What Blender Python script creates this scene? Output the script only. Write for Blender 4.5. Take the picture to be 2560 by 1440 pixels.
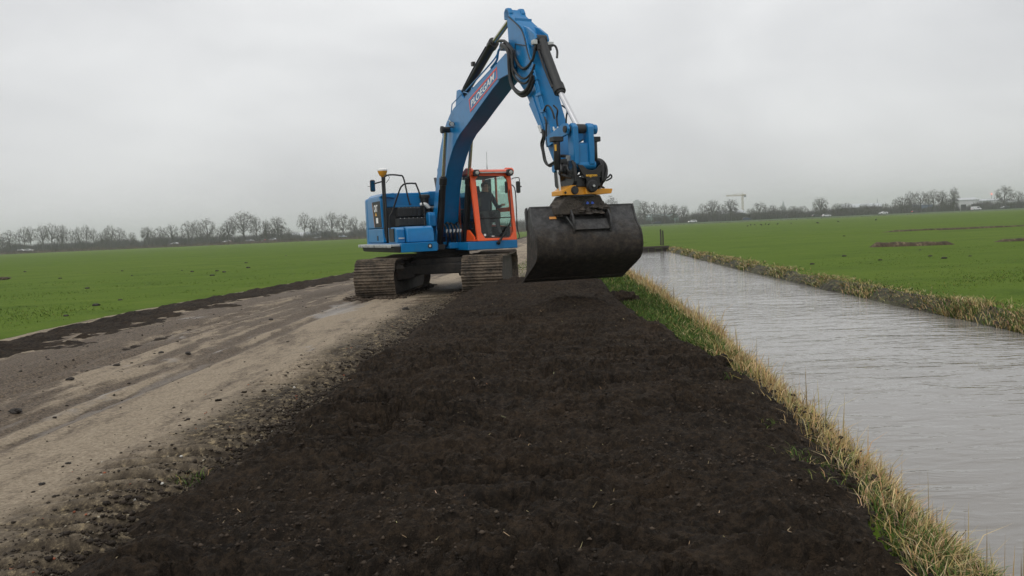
import bpy, bmesh, math, random
import numpy as np
from mathutils import Vector, Matrix

for o in list(bpy.data.objects): bpy.data.objects.remove(o, do_unlink=True)
scn = bpy.context.scene
COL = scn.collection
RAD = math.radians
PI = math.pi

# ------------------------------------------------------------------ camera
FPX, HC = 2100.0, 1.4                      # focal length in photo pixels (2560 wide), eye height
PITCH, ROLL = math.atan(147/2100), RAD(2.5)
_R = np.array([1., 0, 0]); _F = np.array([0, math.cos(PITCH), -math.sin(PITCH)]); _U = np.array([0, math.sin(PITCH), math.cos(PITCH)])
_CR = math.cos(ROLL)*_R - math.sin(ROLL)*_U
_CU = math.sin(ROLL)*_R + math.cos(ROLL)*_U
cam_data = bpy.data.cameras.new('camera')
cam = bpy.data.objects.new('camera', cam_data); COL.objects.link(cam)
cam_data.sensor_width = 36.0; cam_data.lens = 36.0*FPX/2560
cam_data.clip_start = 0.05; cam_data.clip_end = 12000
cam.matrix_world = Matrix(((_CR[0], _CU[0], -_F[0], 0), (_CR[1], _CU[1], -_F[1], 0), (_CR[2], _CU[2], -_F[2], HC), (0, 0, 0, 1)))
scn.camera = cam
scn.render.resolution_x = 1024; scn.render.resolution_y = 576

# ------------------------------------------------------------------ world, sun, exposure
SUN_EL, SUN_AZ = RAD(52), RAD(215)         # high, behind-left of the camera, veiled by cloud
world = bpy.data.worlds.new('World'); scn.world = world; world.use_nodes = True
wn = world.node_tree; wn.nodes.clear()
def wnode(t, **k):
    n = wn.nodes.new(t)
    for a, b in k.items(): setattr(n, a, b)
    return n
sky = wnode('ShaderNodeTexSky', sky_type='NISHITA', sun_disc=False)
sky.sun_elevation = SUN_EL; sky.sun_rotation = SUN_AZ; sky.air_density = 1.0; sky.dust_density = 3.0
tc = wnode('ShaderNodeTexCoord')
mp = wnode('ShaderNodeMapping'); mp.inputs['Scale'].default_value = (1.0, 1.0, 2.6)
n1 = wnode('ShaderNodeTexNoise'); n1.inputs['Scale'].default_value = 2.3; n1.inputs['Detail'].default_value = 5; n1.inputs['Roughness'].default_value = .5; n1.inputs['Distortion'].default_value = .3
cr1 = wnode('ShaderNodeValToRGB')
cr1.color_ramp.elements[0].position = .36; cr1.color_ramp.elements[0].color = (.73, .735, .745, 1)
cr1.color_ramp.elements[1].position = .64; cr1.color_ramp.elements[1].color = (.92, .925, .925, 1)
sep = wnode('ShaderNodeSeparateXYZ')
mr = wnode('ShaderNodeMapRange'); mr.inputs['From Min'].default_value = -0.02; mr.inputs['From Max'].default_value = .30; mr.inputs['To Min'].default_value = .87; mr.inputs['To Max'].default_value = 1.01
mul = wnode('ShaderNodeVectorMath', operation='MULTIPLY')
sk = wnode('ShaderNodeVectorMath', operation='SCALE'); sk.inputs['Scale'].default_value = .1
mix = wnode('ShaderNodeMixRGB'); mix.inputs['Fac'].default_value = .93
bg = wnode('ShaderNodeBackground'); bg.inputs['Strength'].default_value = 1.0
wo = wnode('ShaderNodeOutputWorld')
L = wn.links.new
L(tc.outputs['Generated'], mp.inputs['Vector']); L(mp.outputs[0], n1.inputs['Vector']); L(n1.outputs['Fac'], cr1.inputs[0])
L(tc.outputs['Generated'], sep.inputs[0]); L(sep.outputs['Z'], mr.inputs['Value'])
L(cr1.outputs[0], mul.inputs[0]); L(mr.outputs[0], mul.inputs[1])
L(sky.outputs[0], sk.inputs[0]); L(sk.outputs[0], mix.inputs[1]); L(mul.outputs[0], mix.inputs[2])
L(mix.outputs[0], bg.inputs['Color']); L(bg.outputs[0], wo.inputs['Surface'])
sd = bpy.data.lights.new('sun', 'SUN'); sd.energy = 0.9; sd.angle = RAD(30); sd.color = (1, .97, .93)
sun = bpy.data.objects.new('sun', sd); COL.objects.link(sun)
# direction to the sun: azimuth measured from +Y clockwise seen from above
sdir = Vector((math.sin(SUN_AZ)*math.cos(SUN_EL), math.cos(SUN_AZ)*math.cos(SUN_EL), math.sin(SUN_EL)))
sun.rotation_euler = sdir.to_track_quat('Z', 'Y').to_euler()
vs = scn.view_settings
vs.view_transform = 'Standard'; vs.look = 'None'; vs.exposure = 0.0; vs.gamma = 1.0; vs.use_curve_mapping = False
scn.cycles.volume_bounces = 2

# ------------------------------------------------------------------ helpers
def at(px, py, Y):
    """a photo pixel turned into the world point that stands Y metres out"""
    d = _F + _CR*(px-1280)/FPX - _CU*(py-720)/FPX
    t = Y/d[1]
    return Vector((d[0]*t, Y, HC + d[2]*t))
def hz(px):                                  # row of the horizon at column px
    return 629.0 - .0437*px

def tag(o, label=None, cat=None, group=None, kind=None):
    if label: o['label'] = label
    if cat: o['category'] = cat
    if group: o['group'] = group
    if kind: o['kind'] = kind
    return o
def empty(name, loc, rz=0):
    o = bpy.data.objects.new(name, None); COL.objects.link(o)
    o.location = loc; o.rotation_euler = (0, 0, rz); o.empty_display_size = .2
    return o

# value noise
def _h(ix, iy, s):
    n = (ix.astype(np.int64)*374761393 + iy.astype(np.int64)*668265263 + s*1274126177) & 0xffffffff
    n = ((n ^ (n >> 13))*1274126177) & 0xffffffff
    return ((n ^ (n >> 16)) & 0xffff)/65535.0
def vn(x, y, s=0):
    x = np.asarray(x, float); y = np.asarray(y, float)
    ix = np.floor(x); iy = np.floor(y); fx = x-ix; fy = y-iy
    fx = fx*fx*(3-2*fx); fy = fy*fy*(3-2*fy)
    a = _h(ix, iy, s); b = _h(ix+1, iy, s); c = _h(ix, iy+1, s); d = _h(ix+1, iy+1, s)
    return (a*(1-fx)+b*fx)*(1-fy) + (c*(1-fx)+d*fx)*fy
def fbm(x, y, s=0, o=4, g=.5):
    t = 0; a = 1; n = 0
    for k in range(o):
        t = t + a*vn(x*2**k, y*2**k, s+k*17); n += a; a *= g
    return t/n - .5

# ------------------------------------------------------------------ materials
def M_nodes(name):
    m = bpy.data.materials.new(name); m.use_nodes = True
    return m, m.node_tree, m.node_tree.nodes['Principled BSDF']
def noise(nt, scale, detail=4, rough=.55, vec=None, dist=0):
    n = nt.nodes.new('ShaderNodeTexNoise'); n.inputs['Scale'].default_value = scale
    n.inputs['Detail'].default_value = detail; n.inputs['Roughness'].default_value = rough; n.inputs['Distortion'].default_value = dist
    if vec is not None: nt.links.new(vec, n.inputs['Vector'])
    return n
def ramp(nt, fac, stops):
    r = nt.nodes.new('ShaderNodeValToRGB'); e = r.color_ramp.elements
    while len(e) < len(stops): e.new(.5)
    for q, (p, c) in zip(e, stops):
        q.position = p; q.color = (*c, 1) if not isinstance(c, (int, float)) else (c, c, c, 1)
    nt.links.new(fac, r.inputs[0]); return r
def mixc(nt, fac, a, b):
    m = nt.nodes.new('ShaderNodeMixRGB')
    if hasattr(fac, 'links'): nt.links.new(fac, m.inputs[0])
    else: m.inputs[0].default_value = fac
    for i, v in ((1, a), (2, b)):
        if hasattr(v, 'links'): nt.links.new(v, m.inputs[i])
        else: m.inputs[i].default_value = (*v, 1)
    return m
def bump(nt, bs, h, strength, dist=.02):
    b = nt.nodes.new('ShaderNodeBump'); b.inputs['Strength'].default_value = strength; b.inputs['Distance'].default_value = dist
    nt.links.new(h, b.inputs['Height']); nt.links.new(b.outputs[0], bs.inputs['Normal']); return b
def objvec(nt, scale=(1, 1, 1), rot=(0, 0, 0), kind='Object'):
    t = nt.nodes.new('ShaderNodeTexCoord'); m = nt.nodes.new('ShaderNodeMapping')
    m.inputs['Scale'].default_value = scale; m.inputs['Rotation'].default_value = rot
    nt.links.new(t.outputs[kind], m.inputs['Vector']); return m.outputs[0]
def geopos(nt, scale=(1, 1, 1), rot=(0, 0, 0)):
    t = nt.nodes.new('ShaderNodeNewGeometry'); m = nt.nodes.new('ShaderNodeMapping')
    m.inputs['Scale'].default_value = scale; m.inputs['Rotation'].default_value = rot
    nt.links.new(t.outputs['Position'], m.inputs['Vector']); return m.outputs[0]

def paint(name, c, rough=.3, dirt=(.10, .085, .065), amount=.35, coat=.3, scale=2.2, metal=0, thr=.55):
    """painted or bare steel with patches of dried mud and dust"""
    m, nt, bs = M_nodes(name)
    v = objvec(nt)
    n = noise(nt, scale, 6, .65, v)
    r = ramp(nt, n.outputs['Fac'], [(thr, 0.0), (min(.98, thr+.22), 1.0)])
    k = nt.nodes.new('ShaderNodeMath'); k.operation = 'MULTIPLY'; k.inputs[1].default_value = amount
    nt.links.new(r.outputs[0], k.inputs[0])
    n2 = noise(nt, 9, 3, .5, v)
    tone = mixc(nt, n2.outputs['Fac'], tuple(x*.86 for x in c), tuple(min(1, x*1.12) for x in c))
    cc = mixc(nt, k.outputs[0], tone.outputs[0], dirt)
    nt.links.new(cc.outputs[0], bs.inputs['Base Color'])
    rr = nt.nodes.new('ShaderNodeMapRange'); rr.inputs['To Min'].default_value = rough; rr.inputs['To Max'].default_value = min(1, rough+.5)
    nt.links.new(k.outputs[0], rr.inputs['Value']); nt.links.new(rr.outputs[0], bs.inputs['Roughness'])
    bs.inputs['Specular IOR Level'].default_value = .4; bs.inputs['Metallic'].default_value = metal; bs.inputs['Coat Weight'].default_value = coat; bs.inputs['Coat Roughness'].default_value = .12
    return m
def plain(name, c, rough=.6, metal=0, var=.12, scale=6):
    m, nt, bs = M_nodes(name)
    n = noise(nt, scale, 4, .6, objvec(nt))
    a = mixc(nt, n.outputs['Fac'], tuple(x*(1-var*2) for x in c), tuple(min(1, x*(1+var*2)) for x in c))
    nt.links.new(a.outputs[0], bs.inputs['Base Color']); bs.inputs['Roughness'].default_value = rough; bs.inputs['Metallic'].default_value = metal
    return m
MAT = {}
MAT['blue'] = paint('blue_paint', (.0015, .168, .41), .3, amount=.30, coat=.15, thr=.55)
MAT['orange'] = paint('orange_paint', (.95, .115, .022), .35, amount=.15, coat=.3, thr=.6)
MAT['yellow'] = paint('yellow_paint', (.68, .30, .018), .38, amount=.45, coat=.2, thr=.55)
MAT['black'] = paint('black_paint', (.010, .010, .011), .35, amount=.3, coat=.1)
MAT['darksteel'] = paint('dark_steel', (.018, .018, .019), .45, dirt=(.075, .06, .045), amount=.8, coat=0, scale=3, thr=.5)
MAT['rubber'] = plain('rubber_hose', (.012, .012, .012), .42)
MAT['plastic'] = plain('dark_plastic', (.022, .023, .024), .6)
MAT['chrome'] = plain('chrome_rod', (.66, .66, .67), .28, 1, .05)
MAT['galv'] = paint('scuffed_steel', (.52, .54, .53), .45, dirt=(.05, .05, .05), amount=.8, coat=0, scale=5, metal=.3, thr=.5)
MAT['white'] = plain('white_plastic', (.78, .78, .76), .4, 0, .03)
MAT['letter'] = plain('white_lettering', (.90, .90, .90), .4, 0, .03)
MAT['red'] = plain('red_lettering', (.70, .075, .05), .4, 0, .05)
MAT['ylet'] = plain('yellow_lettering', (.75, .40, .03), .4, 0, .05)
MAT['bluelet'] = plain('blue_sticker', (.03, .10, .55), .4, 0, .05)
MAT['osticker'] = plain('orange_sticker', (.62, .27, .06), .5, 0, .15, 30)
MAT['seat'] = plain('seat_fabric', (.035, .037, .04), .85)
MAT['lampglass'] = plain('lamp_lens', (.55, .55, .52), .15, 0, .1)
MAT['mirror'] = plain('mirror_glass', (.8, .82, .85), .03, 1, .01)
MAT['skin'] = plain('skin', (.50, .30, .22), .55, 0, .06)
MAT['jacket'] = plain('navy_jacket', (.012, .02, .045), .8)
MAT['trousers'] = plain('dark_trousers', (.03, .032, .036), .85)
MAT['hair'] = plain('brown_hair', (.05, .032, .02), .7)
# muddy undercarriage
def muddy(name, c1, c2, scale, dark=(.02, .018, .016)):
    m, nt, bs = M_nodes(name); v = geopos(nt)
    n = noise(nt, scale, 8, .7, v); n2 = noise(nt, scale*5, 5, .7, v)
    a = ramp(nt, n.outputs['Fac'], [(.36, dark), (.48, c1), (.62, c2)])
    b = mixc(nt, .35, a.outputs[0], ramp(nt, n2.outputs['Fac'], [(.38, dark), (.62, c2)]).outputs[0])
    nt.links.new(b.outputs[0], bs.inputs['Base Color']); bs.inputs['Roughness'].default_value = .75
    bump(nt, bs, n2.outputs['Fac'], .9, .03); return m
MAT['mudtrack'] = muddy('muddy_track_steel', (.085, .065, .046), (.21, .163, .115), 3.8)
MAT['mudframe'] = muddy('muddy_track_frame', (.045, .037, .029), (.085, .068, .052), 5)
def _bucket():
    m, nt, bs = M_nodes('muddy_bucket_steel'); v = objvec(nt)
    n = noise(nt, 2.4, 7, .68, v); n2 = noise(nt, 10, 6, .72, v)
    t = nt.nodes.new('ShaderNodeTexCoord'); s_ = nt.nodes.new('ShaderNodeSeparateXYZ'); nt.links.new(t.outputs['Object'], s_.inputs[0])
    ad = nt.nodes.new('ShaderNodeMath'); ad.operation = 'MULTIPLY_ADD'; ad.inputs[1].default_value = 1.1; nt.links.new(n.outputs['Fac'], ad.inputs[0]); nt.links.new(s_.outputs['Z'], ad.inputs[2])
    k = nt.nodes.new('ShaderNodeMapRange'); k.inputs['From Min'].default_value = 1.78; k.inputs['From Max'].default_value = 2.10; nt.links.new(ad.outputs[0], k.inputs['Value'])   # mud clings to the lower shell
    mud = ramp(nt, n2.outputs['Fac'], [(.36, (.013, .011, .009)), (.5, (.028, .022, .0165)), (.66, (.056, .043, .031))])
    st = ramp(nt, n2.outputs['Fac'], [(.38, (.018, .018, .019)), (.62, (.062, .062, .062))])
    c = mixc(nt, k.outputs[0], mud.outputs[0], st.outputs[0]); nt.links.new(c.outputs[0], bs.inputs['Base Color'])
    r = nt.nodes.new('ShaderNodeMapRange'); r.inputs['To Min'].default_value = .9; r.inputs['To Max'].default_value = .5; nt.links.new(k.outputs[0], r.inputs['Value']); nt.links.new(r.outputs[0], bs.inputs['Roughness'])
    bump(nt, bs, n2.outputs['Fac'], .7, .02); return m
MAT['mudbucket'] = _bucket()
MAT['carbody'] = muddy('muddy_black_chassis', (.022, .021, .02), (.055, .046, .037), 4, (.012, .012, .012))
# glass: thin pane, partly clear, Fresnel gloss
def glass(name, tint, clear=.8):
    m = bpy.data.materials.new(name); m.use_nodes = True; nt = m.node_tree; nt.nodes.clear()
    tr = nt.nodes.new('ShaderNodeBsdfTransparent'); tr.inputs[0].default_value = (*tint, 1)
    gl = nt.nodes.new('ShaderNodeBsdfGlossy'); gl.inputs['Roughness'].default_value = .02; gl.inputs[0].default_value = (1, 1, 1, 1)
    fr = nt.nodes.new('ShaderNodeFresnel'); fr.inputs[0].default_value = 1.45
    ad = nt.nodes.new('ShaderNodeMath'); ad.operation = 'MULTIPLY_ADD'; ad.inputs[1].default_value = .45; ad.inputs[2].default_value = .0
    mx = nt.nodes.new('ShaderNodeMixShader'); out = nt.nodes.new('ShaderNodeOutputMaterial')
    nt.links.new(fr.outputs[0], ad.inputs[0]); nt.links.new(ad.outputs[0], mx.inputs[0]); nt.links.new(tr.outputs[0], mx.inputs[1]); nt.links.new(gl.outputs[0], mx.inputs[2]); nt.links.new(mx.outputs[0], out.inputs[0])
    return m
MAT['glass'] = glass('windscreen_glass', (.92, .965, .95))
MAT['glass2'] = glass('tinted_side_glass', (.80, .95, .89))

# ------------------------------------------------------------------ mesh builder
class MB:
    def __init__(s): s.v = []; s.f = []
    def add(s, vs, fs):
        b = len(s.v); s.v += [tuple(map(float, p)) for p in vs]; s.f += [tuple(b+i for i in f) for f in fs]; return s
    def box(s, x0, x1, y0, y1, z0, z1):
        return s.add([(x0, y0, z0), (x1, y0, z0), (x1, y1, z0), (x0, y1, z0), (x0, y0, z1), (x1, y0, z1), (x1, y1, z1), (x0, y1, z1)],
                     [(0, 3, 2, 1), (4, 5, 6, 7), (0, 1, 5, 4), (1, 2, 6, 5), (2, 3, 7, 6), (3, 0, 4, 7)])
    def hexa(s, p): return s.add(p, [(0, 3, 2, 1), (4, 5, 6, 7), (0, 1, 5, 4), (1, 2, 6, 5), (2, 3, 7, 6), (3, 0, 4, 7)])
    def prism(s, poly, a0, a1, axis='x'):
        n = len(poly)
        def P(q, a): return (a, q[0], q[1]) if axis == 'x' else ((q[0], a, q[1]) if axis == 'y' else (q[0], q[1], a))
        return s.add([P(q, a0) for q in poly]+[P(q, a1) for q in poly],
                     [tuple(range(n))[::-1], tuple(range(n, 2*n))]+[(i, (i+1) % n, n+(i+1) % n, n+i) for i in range(n)])
    def ring(s, outer, inner, a0, a1, axis='y'):
        n = len(outer)
        def P(q, a): return (a, q[0], q[1]) if axis == 'x' else ((q[0], a, q[1]) if axis == 'y' else (q[0], q[1], a))
        def lv(q, a): return a(q) if callable(a) else a
        vs = [P(q, lv(q, a0)) for q in outer]+[P(q, lv(q, a0)) for q in inner]+[P(q, lv(q, a1)) for q in outer]+[P(q, lv(q, a1)) for q in inner]
        fs = []
        for i in range(n):
            j = (i+1) % n
            fs += [(i, j, n+j, n+i), (2*n+i, 3*n+i, 3*n+j, 2*n+j), (i, 2*n+i, 2*n+j, j), (n+i, n+j, 3*n+j, 3*n+i)]
        return s.add(vs, fs)
    def tube(s, path, r, n=8, caps=True, smooth=True):
        pts = [Vector(p) for p in path]
        if smooth and len(pts) > 2: pts = spline(pts)
        rr = r if isinstance(r, (list, tuple)) else None
        b = len(s.v); up = Vector((.31, .17, .93)).normalized()
        for k, p in enumerate(pts):
            t = (pts[min(k+1, len(pts)-1)]-pts[max(k-1, 0)]).normalized()
            u = t.cross(up)
            if u.length < 1e-3: u = t.cross(Vector((1, 0, 0)))
            u.normalize(); w = u.cross(t)
            ra = (rr[0]+(rr[-1]-rr[0])*k/(len(pts)-1)) if rr else r
            for i in range(n):
                a = 2*PI*i/n; q = p+u*math.cos(a)*ra+w*math.sin(a)*ra; s.v.append(tuple(q))
        for k in range(len(pts)-1):
            for i in range(n):
                j = (i+1) % n; s.f.append((b+k*n+i, b+k*n+j, b+(k+1)*n+j, b+(k+1)*n+i))
        if caps:
            s.f.append(tuple(b+i for i in range(n))[::-1]); e = b+(len(pts)-1)*n; s.f.append(tuple(e+i for i in range(n)))
        return s
    def cyl(s, p0, p1, r0, r1=None, n=16): return s.tube([p0, p1], [r0, r0 if r1 is None else r1], n, True, False)
    def lathe(s, c, axis, prof, n=20):
        """prof: list of (distance along axis, radius)"""
        ax = Vector(axis).normalized(); u = ax.cross(Vector((0, 0, 1)) if abs(ax.z) < .9 else Vector((1, 0, 0))).normalized(); w = ax.cross(u); c = Vector(c)
        b = len(s.v); m = len(prof)
        for (d, r) in prof:
            for i in range(n):
                a = 2*PI*i/n; s.v.append(tuple(c+ax*d+u*math.cos(a)*r+w*math.sin(a)*r))
        for k in range(m-1):
            for i in range(n):
                j = (i+1) % n; s.f.append((b+k*n+i, b+k*n+j, b+(k+1)*n+j, b+(k+1)*n+i))
        s.f.append(tuple(b+i for i in range(n))[::-1]); e = b+(m-1)*n; s.f.append(tuple(e+i for i in range(n)))
        return s
    def build(s, name, mat, parent=None, bevel=0, flipy=True, smooth=35, seg=2):
        """coordinates are given with y forward; the machine's own +y axis points backwards"""
        me = bpy.data.meshes.new(name)
        sgn = -1 if flipy else 1
        me.from_pydata([(x, sgn*y, z) for x, y, z in s.v], [], s.f)
        bm = bmesh.new(); bm.from_mesh(me); bmesh.ops.recalc_face_normals(bm, faces=bm.faces); bm.to_mesh(me); bm.free()
        me.materials.append(MAT[mat] if isinstance(mat, str) else mat)
        if smooth:
            me.polygons.foreach_set('use_smooth', [True]*len(me.polygons)); me.set_sharp_from_angle(angle=RAD(smooth))
        o = bpy.data.objects.new(name, me); COL.objects.link(o)
        if parent: o.parent = parent
        if bevel:
            b = o.modifiers.new('bevel', 'BEVEL'); b.width = bevel; b.segments = seg; b.limit_method = 'ANGLE'; b.angle_limit = RAD(40); b.harden_normals = True
        return o
def spline(p, m=5):
    out = []
    for i in range(len(p)-1):
        a = p[max(i-1, 0)]; b = p[i]; c = p[i+1]; d = p[min(i+2, len(p)-1)]
        for k in range(m):
            t = k/m
            out.append(.5*((2*b)+(c-a)*t+(2*a-5*b+4*c-d)*t*t+(3*b-a-3*c+d)*t**3))
    out.append(p[-1]); return out

def tri_mesh(name, V, T, mat, col=None, smooth=False):
    """big triangle or quad soups straight from numpy arrays"""
    me = bpy.data.meshes.new(name); V = np.asarray(V, np.float32); T = np.asarray(T, np.int32)
    k = T.shape[1]
    me.vertices.add(len(V)); me.vertices.foreach_set('co', V.ravel())
    me.loops.add(T.size); me.loops.foreach_set('vertex_index', T.ravel())
    me.polygons.add(len(T)); me.polygons.foreach_set('loop_start', np.arange(0, T.size, k, dtype=np.int32))
    if smooth: me.polygons.foreach_set('use_smooth', np.ones(len(T), bool))
    me.update(calc_edges=True); me.validate()
    if col is not None:
        a = me.color_attributes.new('col', 'FLOAT_COLOR', 'POINT'); c = np.ones((len(V), 4), np.float32); c[:, :3] = col; a.data.foreach_set('color', c.ravel())
    me.materials.append(MAT[mat] if isinstance(mat, str) else mat)
    o = bpy.data.objects.new(name, me); COL.objects.link(o); return o
def grid_mesh(name, X, Y, Z, mat, kind='structure'):
    n, m = X.shape; V = np.stack([X, Y, Z], -1).reshape(-1, 3)
    i = np.arange(n*m).reshape(n, m)
    T = np.stack([i[:-1, :-1], i[:-1, 1:], i[1:, 1:], i[1:, :-1]], -1).reshape(-1, 4)
    o = tri_mesh(name, V, T, mat, smooth=True); tag(o, kind=kind); return o

# ================================================================== THE LAND
def curve(pts):
    ys = [p[0] for p in pts]; xs = [p[1] for p in pts]
    def f(y):
        y = np.asarray(y, float); x = np.interp(y, ys, xs)
        return x + np.maximum(y-ys[-1], 0)*.0714 - np.maximum(ys[0]-y, 0)*.03
    return f
E0 = curve([(0, -8.2), (13.3, -8.25), (17.9, -8.25), (23, -7.5), (32.7, -6.1), (60, -3.7)])       # meadow | soil ridge
E1 = curve([(0, -6.2), (9.9, -6.15), (13.7, -6.35), (18.1, -5.9), (25.6, -4.75), (40, -3.4), (60, -2.0)])   # ridge | road
E2 = curve([(0, -1.95), (3.5, -1.9), (5, -1.88), (6.4, -1.74), (7.9, -1.68), (10.3, -1.51), (17.7, -1.1), (25, -.55), (60, 2.0)])  # road | peat, verge
P2 = curve([(0, -1.95), (3.5, -1.9), (5, -1.88), (6.4, -1.74), (7.9, -1.68), (10.3, -1.51), (16.5, -1.15), (18.2, -.95), (20, -.25), (21.2, .45)])   # left edge of the peat
P3 = curve([(0, 1.35), (3.15, 1.55), (4.28, 1.78), (5.27, 1.94), (6.2, 2.09), (8.6, 2.18), (9.85, 2.15), (12.7, 1.95), (16, 2.08), (18.4, 2.0), (20, 1.4), (21.2, .75)])
WL = curve([(0, 1.95), (4.4, 2.32), (5.4, 2.46), (8.1, 2.72), (12.3, 3.12), (22.3, 3.72), (34.4, 4.4), (57, 6.0)])
WR = curve([(0, 7.2), (12.7, 7.62), (16.2, 7.8), (20.7, 8.0), (28.4, 8.4), (53.6, 10.2)])
WATER = -.5
DAM0, DAM1 = 56.0, 65.5
def dam(y): return np.clip((y-DAM0)/.25, 0, 1)*np.clip((DAM1-y)/.4, 0, 1)
def right_z(y, dx): return -.26 + .26*np.clip((y-60)/150, 0, 1) + np.clip((dx-20)/200, 0, 1)*.1

# --- materials of the land
def land_mat(name, fn):
    m, nt, bs = M_nodes(name); fn(nt, bs); return m
def _meadow(nt, bs):
    v = geopos(nt); vw = geopos(nt, (.5, 1, 1)); n1 = noise(nt, .05, 5, .6, v); n2 = noise(nt, .38, 8, .74, vw, .6); n3 = noise(nt, 16, 4, .7, v); n4 = noise(nt, 2.6, 5, .7, vw)
    a = ramp(nt, n1.outputs['Fac'], [(.40, (0.0696, 0.1176, 0.0130)), (.5, (0.0921, 0.1470, 0.0170)), (.60, (0.1203, 0.1638, 0.0260))])
    b = ramp(nt, n2.outputs['Fac'], [(.34, (0.0338, 0.0714, 0.0100)), (.44, (0.0790, 0.1313, 0.0150)), (.56, (0.1015, 0.1575, 0.0190)), (.66, (0.1410, 0.1806, 0.0340))])
    c = mixc(nt, .72, a.outputs[0], b.outputs[0])
    d = ramp(nt, n3.outputs['Fac'], [(.38, (0.0489, 0.0861, 0.0100)), (.60, (0.1241, 0.1827, 0.0260))])
    e = mixc(nt, .33, c.outputs[0], d.outputs[0])
    f = ramp(nt, n4.outputs['Fac'], [(.60, (1., 1., 1.)), (.70, (.50, .55, .5))])
    g = nt.nodes.new('ShaderNodeMixRGB'); g.blend_type = 'MULTIPLY'; g.inputs[0].default_value = .8; nt.links.new(e.outputs[0], g.inputs[1]); nt.links.new(f.outputs[0], g.inputs[2])
    nt.links.new(g.outputs[0], bs.inputs['Base Color']); bs.inputs['Roughness'].default_value = .9; bs.inputs['Specular IOR Level'].default_value = .05
    bump(nt, bs, n3.outputs['Fac'], .5, .05)
MAT['meadow'] = land_mat('meadow_grass', _meadow)
def _peat(nt, bs):
    v = geopos(nt); n1 = noise(nt, 1.3, 6, .65, v); n2 = noise(nt, 22, 6, .75, v); n3 = noise(nt, 90, 3, .7, v)
    a = ramp(nt, n1.outputs['Fac'], [(.38, (.027, .0204, .0150)), (.5, (.041, .0300, .0208)), (.62, (.061, .0420, .0270))])
    b = ramp(nt, n2.outputs['Fac'], [(.41, (.012, .0098, .0078)), (.51, (.044, .0325, .0228)), (.60, (.095, .0660, .0425))])
    c = mixc(nt, .5, a.outputs[0], b.outputs[0])
    nt.links.new(c.outputs[0], bs.inputs['Base Color']); bs.inputs['Roughness'].default_value = .95; bs.inputs['Specular IOR Level'].default_value = .2
    ad = nt.nodes.new('ShaderNodeMath'); ad.operation = 'MULTIPLY_ADD'; ad.inputs[1].default_value = .35
    nt.links.new(n3.outputs['Fac'], ad.inputs[0]); nt.links.new(n2.outputs['Fac'], ad.inputs[2])
    bump(nt, bs, ad.outputs[0], 1.0, .07)
MAT['peat'] = land_mat('black_peat', _peat)
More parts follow.
